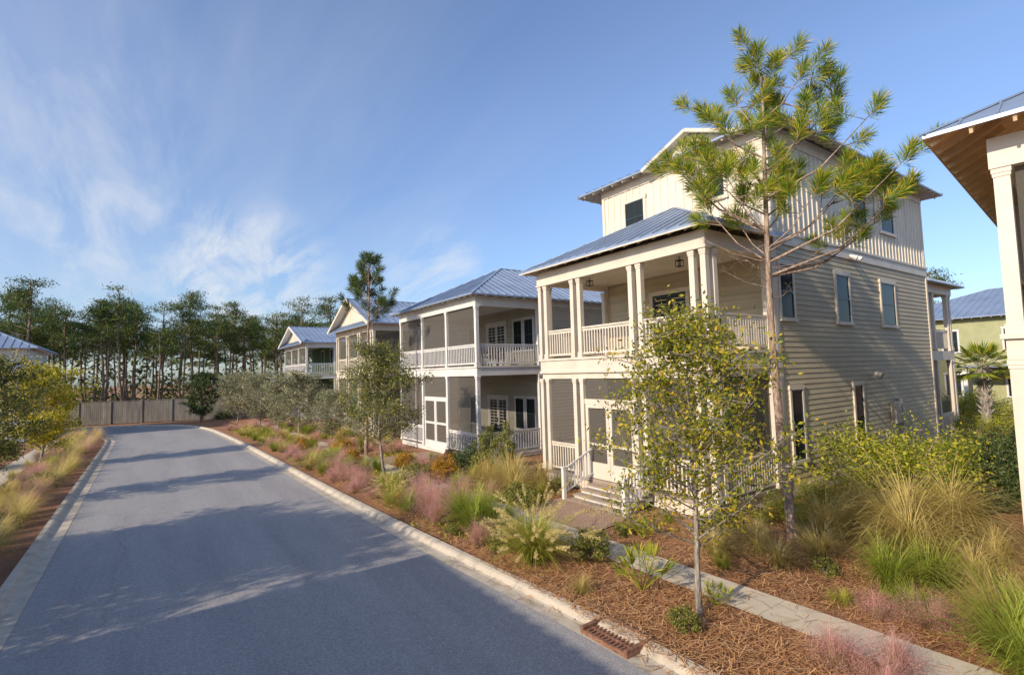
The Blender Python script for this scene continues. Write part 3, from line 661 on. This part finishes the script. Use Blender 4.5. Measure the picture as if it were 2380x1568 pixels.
def oak(seed,h,z0,rad,nl,ls,twr=.05,prof=None,limbs=34,tw=6,jit=.05):
    rng=np.random.default_rng(seed);mb=MB();lf=MB()
    tp=[];k=8;ox=oy=0
    for i in range(k+1):
        ox+=rng.normal()*.03;oy+=rng.normal()*.03;tp.append((ox if i else 0,oy if i else 0,h*.93*i/k))
    mb.tube(tp,[twr*(1-.88*i/k)*(1.25 if i==0 else 1) for i in range(k+1)],8)
    prof=prof or (lambda f: math.sin(math.pi*min(1,(f*.85+.12)))**.7)
    cen=[];per=max(3,nl//(limbs*(tw+1)))
    for i in range(limbs):
        f=(i+.5)/limbs;z=z0*.85+(h-z0)*f*.9;a=i*2.4+rng.normal()*.4
        R_=rad*prof(f)*(.6+.55*rng.random());rise=R_*(.35+.6*rng.random())
        kk=min(z/(h*.93)*k,k-.01);j=int(kk);b0=np.array(tp[j])+(np.array(tp[j+1])-np.array(tp[j]))*(kk-j)
        e=b0+np.array([math.cos(a)*R_,math.sin(a)*R_,rise]);mid=(b0+e)/2+np.array([0,0,-rise*.12])+rng.normal(size=3)*.04*rad
        mb.tube([b0,mid,e],[twr*.36*(1-f*.6),twr*.22*(1-f*.6),.004],5)
        for q in range(tw+1):
            s=.25+.75*rng.random();pt=b0+(e-b0)*s if q else b0+(e-b0)*.92
            d=rng.normal(size=3);d[2]=abs(d[2])*.5;d=d/np.linalg.norm(d)*rad*.26*(.5+rng.random());t2=pt+d
            mb.tube([pt,t2],[.007*rad,.003],3)
            ss=rng.random((per,1));cen.append(pt+d*(ss*1.15)+rng.normal(size=(per,3))*rad*jit)
    lf.arr(leaf_arr(np.concatenate(cen),ls,rng,.45),4)
    return mb,lf
def tree(name,mb,lf,bark_,leaf_,loc,label,rot=0,scale=1,group=None,cat='tree'):
    R=root(name,loc,label,cat,rot,group);mb.obj('trunk',bark_,R,smooth=True);lf.obj('crown',leaf_,R);R.scale=(scale,)*3;return R
def tuft(rng,base,d,n=90,ln=.34,w=.011,tw=.22):
    d=d/np.linalg.norm(d);s=rng.random((n,1))**.7
    org=base+d*(s-.5)*tw*2
    r=rng.normal(size=(n,3));r-= (r@d)[:,None]*d;r/=np.linalg.norm(r,axis=1)[:,None]
    ang=np.radians(14+44*rng.random((n,1))+(1-s)*24)
    nd=d*np.cos(ang)+r*np.sin(ang);l=ln*(.7+.4*rng.random((n,1)));tip=org+nd*l;tip[:,2]-=.03*rng.random(n)
    sd=np.cross(nd,rng.normal(size=(n,3)));sd/=np.linalg.norm(sd,axis=1)[:,None]
    mid=org+nd*l*.5
    return np.stack([org,mid+sd*w/2,tip,mid-sd*w/2],1).reshape(-1,3)
def big_pine():
    rng=np.random.default_rng(3);mb=MB();lf=MB()
    lat=np.array([.818,-.575,0]);dep=np.array([.575,.818,0])
    def tr(z):
        f=z/11.
        return lat*(-.10*math.sin(f*3.3)-.12*f)+dep*.1*math.sin(f*5)+np.array([0,0,z])
    zs=np.linspace(0,10.2,22);mb.tube([tr(z) for z in zs],[.105*(1-.8*(z/10.2))*(1.2 if z<.1 else 1)+.004 for z in zs],10)
    CL=[(-.28,10.5),(.15,10.4),(.65,10.1),(1.05,9.85),(1.7,9.75),(-1.25,9.55),(-.65,9.8),(1.9,9.05),(.95,9.1),(.3,9.5),(-1.1,8.85),(-2.1,8.4),(-.5,8.6),(1.2,8.4),(.5,8.75),(-1.15,7.8),(-.45,7.6),(.3,8.0),(1.65,7.75),(2.8,7.5),(2.55,7.0),(1.9,6.5),(-1.4,7.3),(-.6,7.05),(.5,7.35),(2.2,7.85),(-1.65,8.05),(1.25,7.5),(-1.0,8.25),(.85,7.95)]
    for (a,z) in CL:
        b=rng.uniform(-1,1)*(1.1 if z<9.6 else .35)
        zt=max(5.7,z-.5-.55*math.hypot(a,b));s=tr(min(zt,10.0));e=np.array([0,0,z])+lat*a+dep*b
        mid=s+(e-s)*.5+np.array([0,0,-.11*np.linalg.norm(e-s)])
        r=.010+.008*math.hypot(a,b);mb.tube([s,s+(mid-s)*.5,mid,e],[r*1.2,r,r*.8,.008],6)
        ax=(e-mid)/np.linalg.norm(e-mid)
        lf.arr(tuft(rng,e,ax+np.array([0,0,.6]),230,ln=.36,w=.014),4)
        for q in range(3):
            d=rng.normal(size=3);d[2]=abs(d[2])*.7+.25;d/=np.linalg.norm(d);o=mid+(e-mid)*(.3+.7*rng.random());t=o+d*(.42+.26*rng.random())
            mb.tube([o,t],[.011,.008],4);lf.arr(tuft(rng,t,d+ax*.3+np.array([0,0,.4]),200,ln=.33,w=.013),4)
    for i in range(14):
        z=5.2+rng.random()*2.0;a=rng.random()*6.28;s=tr(z);l=.5+1.1*rng.random();e=s+np.array([math.cos(a)*l,math.sin(a)*l,rng.uniform(.1,.8)])
        mb.tube([s,(s+e)/2+np.array([0,0,-.08]),e],[.011,.007,.003],4)
        for q in range(6):
            o=s+(e-s)*rng.uniform(.4,1);mb.tube([o,o+rng.normal(size=3)*.18],[.003,.0015],3)
    return mb,lf
mb,lf=big_pine()
tree('pine_tree',mb,lf,M['pinebark'],M['needle'],(11.32,5.87,0),'tall slender young pine with tufted yellow-green needles')
def small_pine(seed,h=9.4,cw=1.6,nt_=50,z0=.70,nn=110,ln=.40,w=.022):
    rng=np.random.default_rng(seed);mb=MB();lf=MB()
    zs=np.linspace(0,h-.4,8);off=np.cumsum(rng.normal(size=(8,2))*.04,0);off[0]=0
    mb.tube([(off[i][0],off[i][1],z) for i,z in enumerate(zs)],[.10*(1-.8*z/h) for z in zs],7)
    for i in range(nt_):
        f=rng.random()**.85;z=h*(z0+(1-z0)*f);r=cw*(.25+.75*rng.random())*(1-.75*f);a=rng.random()*6.28
        e=np.array([off[-1][0]+math.cos(a)*r,off[-1][1]+math.sin(a)*r,z]);s=np.array([off[-2][0],off[-2][1],max(z-.5,0)])
        mb.tube([s,(s+e)/2-np.array([0,0,.08]),e],[.02,.014,.007],4);lf.arr(tuft(rng,e,(e-s)/np.linalg.norm(e-s)+np.array([0,0,.6]),nn,ln,w),4)
    return mb,lf
mb,lf=small_pine(11)
tree('pine_tree',mb,lf,M['pinebark'],M['needle2'],(8.5,24.4,0),'slim young pine with compact dark tufted crown')
mb,lf=oak(5,4.9,1.15,1.5,14500,.036,.05,prof=lambda f:(1.0-.80*f)*(0.85+.5*min(1,f*5)) ,limbs=54,tw=7,jit=.07)
tree('oak_tree',mb,lf,M['oakbark'],M['oakleaf'],(6.86,5.05,0),'young street oak with airy yellow-green leaves and pale trunk')
mb,lf=oak(8,5.1,1.2,1.85,16000,.042,.055,prof=lambda f:(1.0-.7*f)*(0.8+.4*min(1,f*5)),limbs=52,tw=7,jit=.06)
tree('oak_tree',mb,lf,M['oakbark'],M['oakleaf2'],(7.29,18.96,0),'young conical oak with small olive green leaves')
mb,lf=oak(9,4.3,.8,1.9,10500,.055,.06,limbs=48,tw=7)
g0=tree('oak_tree',mb,lf,M['oakbark'],M['greyleaf'],(7.8,34.5,0),'round grey-green street tree in the planting bed',group='grey-green trees along the road',scale=.95)
for x,y,s,r in ((6.7,41.5,.95,1),(7.2,38.0,.8,2.1),(6.3,50.5,1.0,3),(8.3,29.5,.7,4)): copy_thing(g0,(x,y,0),r,s)
mb,lf=oak(12,4.7,.8,1.75,18000,.05,.07,limbs=52,tw=8,jit=.06)
g1=tree('oak_tree',mb,lf,M['oakbark'],M['goldleaf'],(-3.9,31.3,0),'street tree with golden sunlit crown beside the road')
mb,lf=oak(13,4.8,.9,1.6,15000,.05,.07,limbs=48,tw=7,jit=.06)
g2=tree('oak_tree',mb,lf,M['oakbark'],M['oakleaf2'],(-4.35,22.3,0),'green street tree with dense small leaves beside sidewalk',group='green street trees')
for x,y,s_ in ((-9.2,10.2,1.5),(-8.8,11.6,1.45),(-8.9,13.2,1.35),(-7.9,14.8,1.12),(-10,12.5,1.5)): copy_thing(g2,(x,y,0),x+y,s_)  # bigger copies out of view, added to break up the road shadow
mb,lf=oak(14,4.6,.4,1.7,10000,.08,.07,limbs=40,prof=lambda f:math.sin(math.pi*min(1,f*.75+.22))**.6)
tree('magnolia_tree',mb,lf,M['farbark'],M['darkleaf'],(3.9,54.6,0),'dense dark evergreen magnolia in front of the fence')
def far_pine(seed,h,n=16):
    rng=np.random.default_rng(seed);mb=MB();lf=MB()
    zs=np.linspace(0,h*.95,7);off=np.cumsum(rng.normal(size=(7,2))*.12,0);off[0]=0
    mb.tube([(off[i][0],off[i][1],z) for i,z in enumerate(zs)],[.13*(1-.75*z/h)+.02 for z in zs],6)
    cs=[]
    for i in range(n):
        f=rng.random();z=h*(.62+.36*f);r=(2.4-1.4*f)*(.3+.8*rng.random());a=rng.random()*6.28
        c=np.array([off[-1][0]*.9+math.cos(a)*r,off[-1][1]*.9+math.sin(a)*r,z]);s=np.array([off[-2][0],off[-2][1],z-.7])
        mb.tube([s,c],[.05,.02],4);k=165;q=rng.normal(size=(k,3))*np.array([.46,.46,.2])+c;cs.append(q)
    lf.arr(leaf_arr(np.concatenate(cs),.14,rng,.22),4)
    return mb,lf
prot=[]
for i,h in enumerate((12.4,13.6,11.2,13.0,12.0)):
    mb,lf=far_pine(40+i,h,(15,18,13,18,15)[i]);prot.append(tree('pine_tree',mb,lf,M['farbark'],M['needle2'],(-20+i*9,70+i,0),'tall woodland pine with bare trunk and high crown',group='pines in the wood behind the fence'))
rng=np.random.default_rng(99)
for row,y in enumerate((65,69,74,80,87,93)):
    x=-34+rng.random()*2
    while x<34:
        copy_thing(prot[int(rng.integers(5))],(x,y+rng.normal()*1.6,0),rng.random()*6.28,float(.78+.32*rng.random()));
        x+=1.6+1.9*rng.random()
for x,y,s in ((62,17,.95),(70,10,.95),(58,24,.85),(66,26,.9)): copy_thing(prot[1],(x,y,0),x,s)
rng=np.random.default_rng(5);lf=MB()
n=14000;x=rng.uniform(-75,75,n);y=rng.uniform(97,118,n);z=np.where(rng.random(n)<.4,rng.normal(7.6,1.8,n),np.abs(rng.normal(0,3.0,n)))
z=np.clip(z,0,10.3)+1.2*np.sin(x*.35)*(z>5)+.8*np.sin(x*.93)*(z>5)
lf.arr(leaf_arr(np.stack([x,y,z],1),.45,rng,.4),4);lf.obj('distant_wood',M['farleaf'],kind='stuff')
lf=MB();n=11000;x=rng.uniform(-45,30,n);y=rng.uniform(63.5,86,n);z=np.abs(rng.normal(0,1.4,n))*(1+.8*np.sin(x*.9));z=np.abs(z)
lf.arr(leaf_arr(np.stack([x,y,z],1),.2,rng,.45),4);lf.obj('undergrowth',M['farleaf'],kind='stuff')
def fan(lf,c,d,size,rng,n=16,w=.05):
    d=d/np.linalg.norm(d);u=np.cross(d,np.array([0,0,1.]));u/=max(1e-6,np.linalg.norm(u));q=[]
    for i in range(n):
        a=(i/(n-1)-.5)*2.6;dd=d*math.cos(a)+u*math.sin(a);dd=dd+np.array([0,0,-.12*abs(a)]);l=size*(1-.18*abs(a));s=np.cross(dd,np.array([0,0,1.])+.3*rng.normal(size=3));s/=np.linalg.norm(s)
        tip=c+dd*l;tip[2]-=.12*l;m_=c+dd*l*.55
        q+= [c,m_+s*w/2,tip,m_-s*w/2]
    lf.arr(np.array(q),4)
def palmetto(seed,h,nf):
    rng=np.random.default_rng(seed);mb=MB();lf=MB()
    for i in range(nf):
        a=i*2.4;e=.5+.9*rng.random();l=h*(.45+.3*rng.random());p=np.array([math.cos(a)*math.cos(e)*l,math.sin(a)*math.cos(e)*l,math.sin(e)*l])
        mb.tube([(0,0,0),p*.5+np.array([0,0,.02]),p],[.009,.007,.005],4);fan(lf,p,p/l+np.array([0,0,.2]),h*.42,rng,14,h*.035)
    return mb,lf
mb,lf=palmetto(1,.8,15);pl=tree('palmetto',mb,lf,M['palmleaf'],M['palmleaf'],(6.86,6.15,0),'small saw palmetto with stiff fan leaves on pine straw',group='palmettos in the pine straw',cat='plant')
copy_thing(pl,(7.3,5.05,0),1.3,.5);copy_thing(pl,(9.0,8.0,0),2.2,.5)
rng=np.random.default_rng(21);mb=MB();lf=MB()
mb.tube([(0,0,0),(.05,0,1.5),(0,.05,3.2)],[.24,.19,.2],9)
for i in range(40):
    z=1.0+i*.055;a=i*2.4;mb.tube([(math.cos(a)*.17,math.sin(a)*.17,z),(math.cos(a)*.34,math.sin(a)*.34,z+.22)],[.06,.03],4)
for i in range(34):
    a=i*2.4;e=-.5+1.9*(i/34);l=.75;p=np.array([math.cos(a)*math.cos(e)*l,math.sin(a)*math.cos(e)*l,3.3+math.sin(e)*l])
    mb.tube([(0,0,3.2),p],[.02,.012],4);fan(lf,p,np.array([math.cos(a)*math.cos(e),math.sin(a)*math.cos(e),math.sin(e)]),.8,rng,16,.08)
tree('palm_tree',mb,lf,M['oakbark'],M['palmleaf'],(33.5,7.6,0),'cabbage palm with booted trunk and fan fronds',cat='palm')
# ---- grasses
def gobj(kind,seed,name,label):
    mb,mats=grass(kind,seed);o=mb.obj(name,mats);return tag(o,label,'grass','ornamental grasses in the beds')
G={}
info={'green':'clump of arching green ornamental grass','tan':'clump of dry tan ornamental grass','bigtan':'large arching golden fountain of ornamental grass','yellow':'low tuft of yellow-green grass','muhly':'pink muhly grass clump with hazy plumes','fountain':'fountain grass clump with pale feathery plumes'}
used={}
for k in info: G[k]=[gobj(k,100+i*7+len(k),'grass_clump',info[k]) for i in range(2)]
placed=[]
def put(kind,x,y,s=1.0,sz=None):
    L_=used.setdefault(kind,0);used[kind]+=1;placed.append((x,y))
    src=G[kind][L_%2];rot=random.random()*6.28;scl=(s*random.uniform(.92,1.08),s*random.uniform(.92,1.08),(sz or s)*random.uniform(.9,1.1))
    if L_<2:
        src.location=(x,y,0);src.rotation_euler[2]=rot;src.scale=scl
    else:
        n=src.copy();C.objects.link(n);n.location=(x,y,0);n.rotation_euler[2]=rot;n.scale=scl
for a in [('fountain',6.25,8.3,1.15),('fountain',6.1,15.0,.7),('green',6.35,10.7,1.0),('green',6.5,11.5,.95),('green',6.9,10.4,.85),('green',6.9,11.2,.8),
 ('muhly',6.15,12.7,1.0),('muhly',6.4,13.7,1.0),('muhly',7.1,12.9,1.0),('muhly',6.0,11.9,.8),('muhly',7.0,15.2,.8),('muhly',5.95,9.9,.6),('green',7.1,9.2,.6),('yellow',6.9,8.7,.6),
 ('tan',9.3,13.5,1.2),('tan',9.9,14.5,1.1),('tan',8.9,12.7,1.0),('tan',9.0,14.3,.9),('tan',10.2,13.2,1.0),('tan',6.5,9.5,.6),('tan',6.5,12.2,.6),
 ('yellow',6.9,14.5,.8),('yellow',6.5,16.3,.8),('green',7.2,17.2,.6),('muhly',8.6,18.4,.8),('muhly',5.9,17.6,.7),('muhly',5.9,19.8,.8),('muhly',6.2,21.2,.9),('green',6.3,20.4,.7),('green',6.2,22.2,.8),('yellow',6.1,23.2,.9),
 ('tan',9.6,5.25,.55),('tan',9.2,6.3,.6),('tan',9.7,6.5,.55),('tan',10.6,5.0,.7),('tan',10.7,6.4,.6),('tan',12.0,5.4,.9),('tan',10.0,5.9,.55),
 ('bigtan',12.6,4.3,1.0),('bigtan',13.9,3.9,.95),('bigtan',11.6,3.8,.75),('green',9.9,3.6,.85),('green',10.6,3.2,.85),('green',9.3,3.1,.5),('tan',11.1,2.8,.8),('green',8.8,1.9,.95),('green',9.5,1.7,.9),('tan',10.0,2.3,.7),('green',8.3,1.6,.7),
 ('muhly',7.0,3.2,.55),('muhly',7.3,2.7,.65),('muhly',9.0,2.8,.6),('muhly',6.6,2.5,.6),('muhly',8.8,3.4,.5),('tan',14.9,4.9,.7),('yellow',8.9,3.9,.4),('yellow',12.3,6.2,.6),('tan',13.4,5.7,.6),('tan',12.6,2.9,.7),
 ('yellow',10.4,8.4,.5),('tan',9.2,8.3,.5),('yellow',11.9,6.9,.6),('tan',6.0,6.7,.35),('yellow',8.8,5.9,.4)]:
    put(*a)
keep=[(7.29,18.96),(6.86,5.05),(8.9,17.3),(8.1,16.5),(7.2,7.75)]
random.seed(12)
for i in range(1100):
    y=12+34*random.random();x=5.62-.02*(y-12)+5.0*random.random()**1.35
    if 7.4<x<8.45 and y<46: 
        if random.random()<.75: continue
    if x>8.3 and 20.9<y<23.2: continue
    if x>8.2 and y<12.2: continue
    md=.62+.012*(y-12)
    if min((x-a)**2+(y-b)**2 for a,b in placed+keep)<md*md: continue
    k=random.choices(['muhly','yellow','green','tan','fountain'],[.38,.26,.17,.16,.03])[0]
    put(k,x,y,random.uniform(.5,.85) if k!='green' else random.uniform(.5,.75))
y=12.4
while y<47:
    put(random.choice(['muhly','tan','tan']),-2.75-.35*random.random(),y,.6+.25*random.random())
    put(random.choice(['muhly','green','tan','yellow']),-3.5-.35*random.random(),y+.4,.65+.2*random.random())
    if random.random()<.5: put(random.choice(['muhly','tan','yellow']),-4.15-.2*random.random(),y+.2,.65)
    y+=.78+.35*random.random()
for y in range(20,46,2): put('yellow',-6.2-random.random(),y,.8)
def shr(seed,r,h,n,size,leaf,x,y,label,copies=(),**k):
    mb,lf=shrub(seed,r,h,n,size,**k);R=root('shrub',(x,y,0),label,'shrub',0,'shrubs in the planting beds');mb.obj('stems',M['oakbark'],R);lf.obj('foliage',M[leaf],R)
    for a in copies: copy_thing(R,(a[0],a[1],0),random.random()*6,a[2])
shr(1,1.7,2.4,9500,.042,'shrubleaf',15.4,5.4,'large yellow-green shrub beside the house wall',[(17.4,5.6,.75),(13.6,6.4,.4),(12.6,6.7,.3),(30,7.0,.6),(36,6.5,.8),(41,10,.9),(-6.5,26,.9),(-6.8,33,1.0),(21,5.6,.6)],K=75)
shr(2,.42,.62,3600,.024,'oakleaf2',7.2,7.75,'small rounded green shrub on pine straw',[(6.3,4.9,.55),(7.0,9.9,.6),(8.7,11.7,.8),(7.1,16.2,1.1),(7.7,16.9,1.2),(6.7,15.6,.9),(10.4,7.2,.8),(10.3,16.5,1.5),(10.6,12.6,.8),(8.8,8.4,.5),(6.1,9.3,.7),(8.7,12.3,1.0),(5.8,10.9,.5),(9.9,4.6,.5),(-3.2,15,1.0),(-3.4,19,1.0),(-3.1,25.5,1.0)])
shr(3,.5,.55,3600,.028,'orangeleaf',8.9,17.3,'orange-yellow autumn shrub in the planting bed',[(8.1,16.5,.9),(9.5,18.1,1.1),(7.3,22.8,1.0),(8.6,20.0,1.0),(7.8,25.5,1.2),(6.9,29,1.),(9.7,15.7,1.),(5.9,14.3,.6),(5.7,20.6,.7),(6.9,13.9,.6)])
shr(4,1.2,1.4,5500,.05,'darkleaf',20.5,4.4,'dark green shrub in the shade',[(23.5,4.8,.9),(26,4.2,1.),(19,3.2,.8),(28.5,5.0,.8),(10.3,17.6,.7),(-3.6,61,.9),(1,59.5,.6),(22,3,1),(26,2.5,1.0),(16.8,4.0,.5),(6.2,57,.8)],K=55)
shr(5,.55,1.9,4500,.035,'oakleaf2',10.45,15.6,'upright green shrub at the porch corner',[(10.5,16.9,.9)])
# ---- scattered pine straw
rng=np.random.default_rng(77);n=42000
x=5.55+rng.random(n)**1.25*9;y=1.2+rng.random(n)**1.3*13
ok=~((x>7.45)&(x<8.38)&(rng.random(n)>.06))&~((x>8.3)&(x<10.2)&(y>8.8)&(y<12)&(rng.random(n)>.06))&~((x>11.0)&(y>7.4))&~((x<5.66)&(y<6.0))
x=x[ok];y=y[ok];n=len(x);a=rng.random(n)*np.pi;l=.07+.08*rng.random(n);z=.014+.07*rng.random(n)**2;z[(x<5.62)]+=.10
m2=2400;x2=5.62-np.abs(rng.normal(0,.2,m2));y2=1.5+rng.random(m2)**1.2*22;x2=np.maximum(x2,4.2);z2=np.where(x2>5.33,.122,.03)
x=np.concatenate([x,x2]);y=np.concatenate([y,y2]);z=np.concatenate([z,z2]);a=np.concatenate([a,rng.random(m2)*np.pi]);l=np.concatenate([l,.05+.06*rng.random(m2)]);n=len(x)
dx=np.stack([np.cos(a)*l,np.sin(a)*l,rng.normal(size=n)*.012],1);w=np.stack([-np.sin(a),np.cos(a),np.zeros(n)],1)*.0045;c=np.stack([x,y,z],1)
lf=MB();lf.arr(np.stack([c-dx-w,c-dx+w,c+dx+w,c+dx-w],1).reshape(-1,3),4);lf.obj('pine_straw',M['straw'],kind='stuff')
rng=np.random.default_rng(78);cs=[]
for i in range(230):
    y=9.5+35*rng.random();x=5.75-.02*(y-12)+4.8*rng.random()
    if 7.4<x<8.45 or (x>8.2 and y<12.2) or (x>8.3 and 20.9<y<23.2): continue
    k=90;c=rng.normal(size=(k,3))*np.array([.22,.22,.06])+np.array([x,y,.06]);c[:,2]=np.abs(c[:,2]);cs.append(c)
lf=MB();lf.arr(leaf_arr(np.concatenate(cs),.04,rng,.5),4);lf.obj('ground_cover',M['shrubleaf'],kind='stuff')
# =============================================================== small things
def chair(mat,label):
    R=root('porch_chair',(0,0,0),label,'chair',0,'chairs on the porches')
    m=MB()
    for i in range(5): m.box(-.26+i*.105,-.17+i*.105,-.26,.26,.40,.43)
    m.obj('seat',mat,R)
    m=MB();m.beam((.24,-.25,.4),(.36,-.25,1.0),.04,.04);m.beam((.24,.25,.4),(.36,.25,1.0),.04,.04);m.box(.33,.37,-.25,.25,.94,1.0)
    for i in range(5): m.beam((.26,-.17+i*.085,.43),(.35,-.17+i*.085,.95),.05,.015)
    m.obj('backrest',mat,R)
    for sx in (-.24,.24):
        for sy in (-.25,.25):
            m=MB();m.box(sx-.02,sx+.02,sy-.02,sy+.02,0,.40);m.obj('leg',mat,R)
    for sy in (-.28,.28):
        m=MB();m.box(-.28,.3,sy-.03,sy+.03,.62,.65);m.box(-.26,-.22,sy-.02,sy+.02,.4,.62);m.obj('armrest',mat,R)
    return R
c=chair(M['brownwood'],'brown slatted wooden porch armchair');c.location=(12.6,19.7,4.03)
copy_thing(c,(13.3,20.6,4.03),.8);copy_thing(c,(12.4,21.4,4.03),-.6)
c=chair(M['black'],'black slatted porch armchair');c.location=(12.5,19.7,.25);copy_thing(c,(13.4,20.6,.25),.9);copy_thing(c,(12.5,21.4,.25),-.7)
c2=copy_thing(c,(13.2,9.0,4.15),0)
def lantern():
    R=root('porch_lantern',(0,0,0),'black lantern mounted under the porch ceiling','lamp',0,'porch ceiling lanterns')
    m=MB();m.tube([(0,0,.28),(0,0,.42)],[.02,.02],6);m.box(-.13,.13,-.13,.13,.24,.28)
    for a in (-.12,.12):
        for b in (-.12,.12): m.box(a-.01,a+.01,b-.01,b+.01,0,.24)
    m.box(-.13,.13,-.13,.13,-.02,0);m.obj('cage',M['dark'],R)
    m=MB();m.tube([(0,0,.02),(0,0,.2)],[.08,.08],8);m.obj('lamp_shade',M['white'],R);return R
l=lantern();l.location=(12.4,12.9,6.63);l.scale=(.65,.65,.65);copy_thing(l,(12.4,9.2,6.63),0,.65)
R=root('planter_pot',(10.4,19.6,0),'round terracotta planter pot beside the path','pot',0,'terracotta pots')
m=MB();m.tube([(0,0,0),(0,0,.15),(0,0,.4),(0,0,.52),(0,0,.56)],[.14,.22,.25,.17,.2],14);m.obj('body',M['pot'],R,smooth=True)
copy_thing(R,(10.5,18.5,0),0,.8)
# =============================================================== light, sky
el=math.radians(27);hd=math.radians(-98)
s=Vector((math.sin(hd)*math.cos(el),math.cos(hd)*math.cos(el),math.sin(el)))
sl=bpy.data.lights.new('sun','SUN');sl.energy=5.0;sl.angle=math.radians(.5);sl.color=(1,.86,.68)
so=bpy.data.objects.new('sun',sl);C.objects.link(so);so.rotation_euler=s.to_track_quat('Z','Y').to_euler();so.location=(-20,-10,30)
w=bpy.data.worlds.new('World');sc.world=w;w.use_nodes=True;t=w.node_tree;t.nodes.clear()
o=t.nodes.new('ShaderNodeOutputWorld');bg=t.nodes.new('ShaderNodeBackground');L(t,bg.outputs[0],o.inputs[0]);bg.inputs[1].default_value=.15
sky=t.nodes.new('ShaderNodeTexSky');sky.sky_type='NISHITA';sky.sun_disc=False;sky.sun_elevation=el;sky.sun_rotation=hd%(2*math.pi);sky.air_density=1.0;sky.dust_density=.8;sky.ozone_density=1.5
tc=N(t,'TexCoord');sp=N(t,'SeparateXYZ');L(t,tc.outputs['Generated'],sp.inputs[0])
def mth(op,a,b=None,clamp=False):
    n=N(t,'Math',operation=op,use_clamp=clamp)
    for i,x in enumerate((a,b)):
        if x is None: continue
        if isinstance(x,(int,float)): n.inputs[i].default_value=x
        else: L(t,x,n.inputs[i])
    return n.outputs[0]
zz=mth('ADD',mth('MAXIMUM',sp.outputs[2],0.0),.12);cx_=mth('DIVIDE',sp.outputs[0],zz);cy_=mth('DIVIDE',sp.outputs[1],zz)
cb=N(t,'CombineXYZ');L(t,cx_,cb.inputs[0]);L(t,cy_,cb.inputs[1])
mp=N(t,'Mapping');mp.inputs['Rotation'].default_value=(0,0,math.radians(35));mp.inputs['Scale'].default_value=(1.6,.28,1);L(t,cb.outputs[0],mp.inputs[0])
n1=N(t,'TexNoise',i_Scale=1.5,i_Detail=14.,i_Roughness=.6,i_Distortion=.25);L(t,mp.outputs[0],n1.inputs[0])
n2=N(t,'TexNoise',i_Scale=.5,i_Detail=4.);L(t,cb.outputs[0],n2.inputs[0])
cl=ramp(t,n1.outputs[0],[(.30,(0,0,0)),(.85,(1,1,1))])
msk=ramp(t,n2.outputs[0],[(.35,(.35,.35,.35)),(.65,(1,1,1))])
dt=mth('ADD',mth('MULTIPLY',sp.outputs[0],-.55),mth('MULTIPLY',sp.outputs[1],.83))
dm=ramp(t,dt,[(.2,(.16,.16,.16)),(.9,(1,1,1))])
k=mth('MULTIPLY',mth('MULTIPLY',mth('MULTIPLY',cl,msk),dm),.55)
mp3=N(t,'Mapping');mp3.inputs['Rotation'].default_value=(0,0,math.radians(-62));mp3.inputs['Scale'].default_value=(2.2,.6,1);L(t,cb.outputs[0],mp3.inputs[0])
n4=N(t,'TexNoise',i_Scale=1.9,i_Detail=14.,i_Roughness=.62,i_Distortion=.4);L(t,mp3.outputs[0],n4.inputs[0])
wisp=ramp(t,n4.outputs[0],[(.42,(0,0,0)),(.74,(1,1,1))])
for d,lo,hi,a in (((.15,.973,.165),.987,.999,.95),((-.02,.975,.17),.985,.998,.3),((-.141,.928,.345),.965,.998,.4),((.44,.878,.186),.994,.9988,.6)):
    v=N(t,'VectorMath',operation='DOT_PRODUCT');L(t,tc.outputs['Generated'],v.inputs[0]);v.inputs[1].default_value=Vector(d).normalized()
    mr=N(t,'MapRange',interpolation_type='SMOOTHSTEP');L(t,v.outputs['Value'],mr.inputs[0]);mr.inputs[1].default_value=lo;mr.inputs[2].default_value=hi
    k=mth('ADD',k,mth('MULTIPLY',mth('MULTIPLY',mr.outputs[0],wisp),a))
k=mth('MINIMUM',k,.8)
tz=ramp(t,sp.outputs[2],[(0,(.72,.86,1.10)),(.12,(.88,.99,1.20)),(.45,(1.22,1.26,1.44))])
tint=N(t,'MixRGB',blend_type='MULTIPLY');tint.inputs[0].default_value=1;L(t,tz,tint.inputs[2]);L(t,sky.outputs[0],tint.inputs[1])
mx=N(t,'MixRGB');L(t,k,mx.inputs[0]);L(t,tint.outputs[0],mx.inputs[1]);mx.inputs[2].default_value=(5.5,5.7,6.0,1);L(t,mx.outputs[0],bg.inputs[0])
# =============================================================== camera
cam=bpy.data.cameras.new('Camera');co=bpy.data.objects.new('Camera',cam);C.objects.link(co);sc.camera=co
cam.sensor_width=36;cam.lens=1202/2380*36;cam.clip_end=2000;cam.clip_start=.05
r=math.radians(1.6);p=math.radians(3.8);ya=math.radians(35.1)
Rv=Vector((math.cos(ya),-math.sin(ya),0));Fv=Vector((math.sin(ya)*math.cos(p),math.cos(ya)*math.cos(p),math.sin(p)));Uv=Rv.cross(Fv)
cr=Rv*math.cos(r)-Uv*math.sin(r);cu=Rv*math.sin(r)+Uv*math.cos(r)
mat=Matrix((cr,cu,-Fv)).transposed().to_4x4();mat.translation=Vector((0,0,3.75));co.matrix_world=mat
sc.view_settings.view_transform='Standard';sc.view_settings.look='None';sc.view_settings.exposure=0
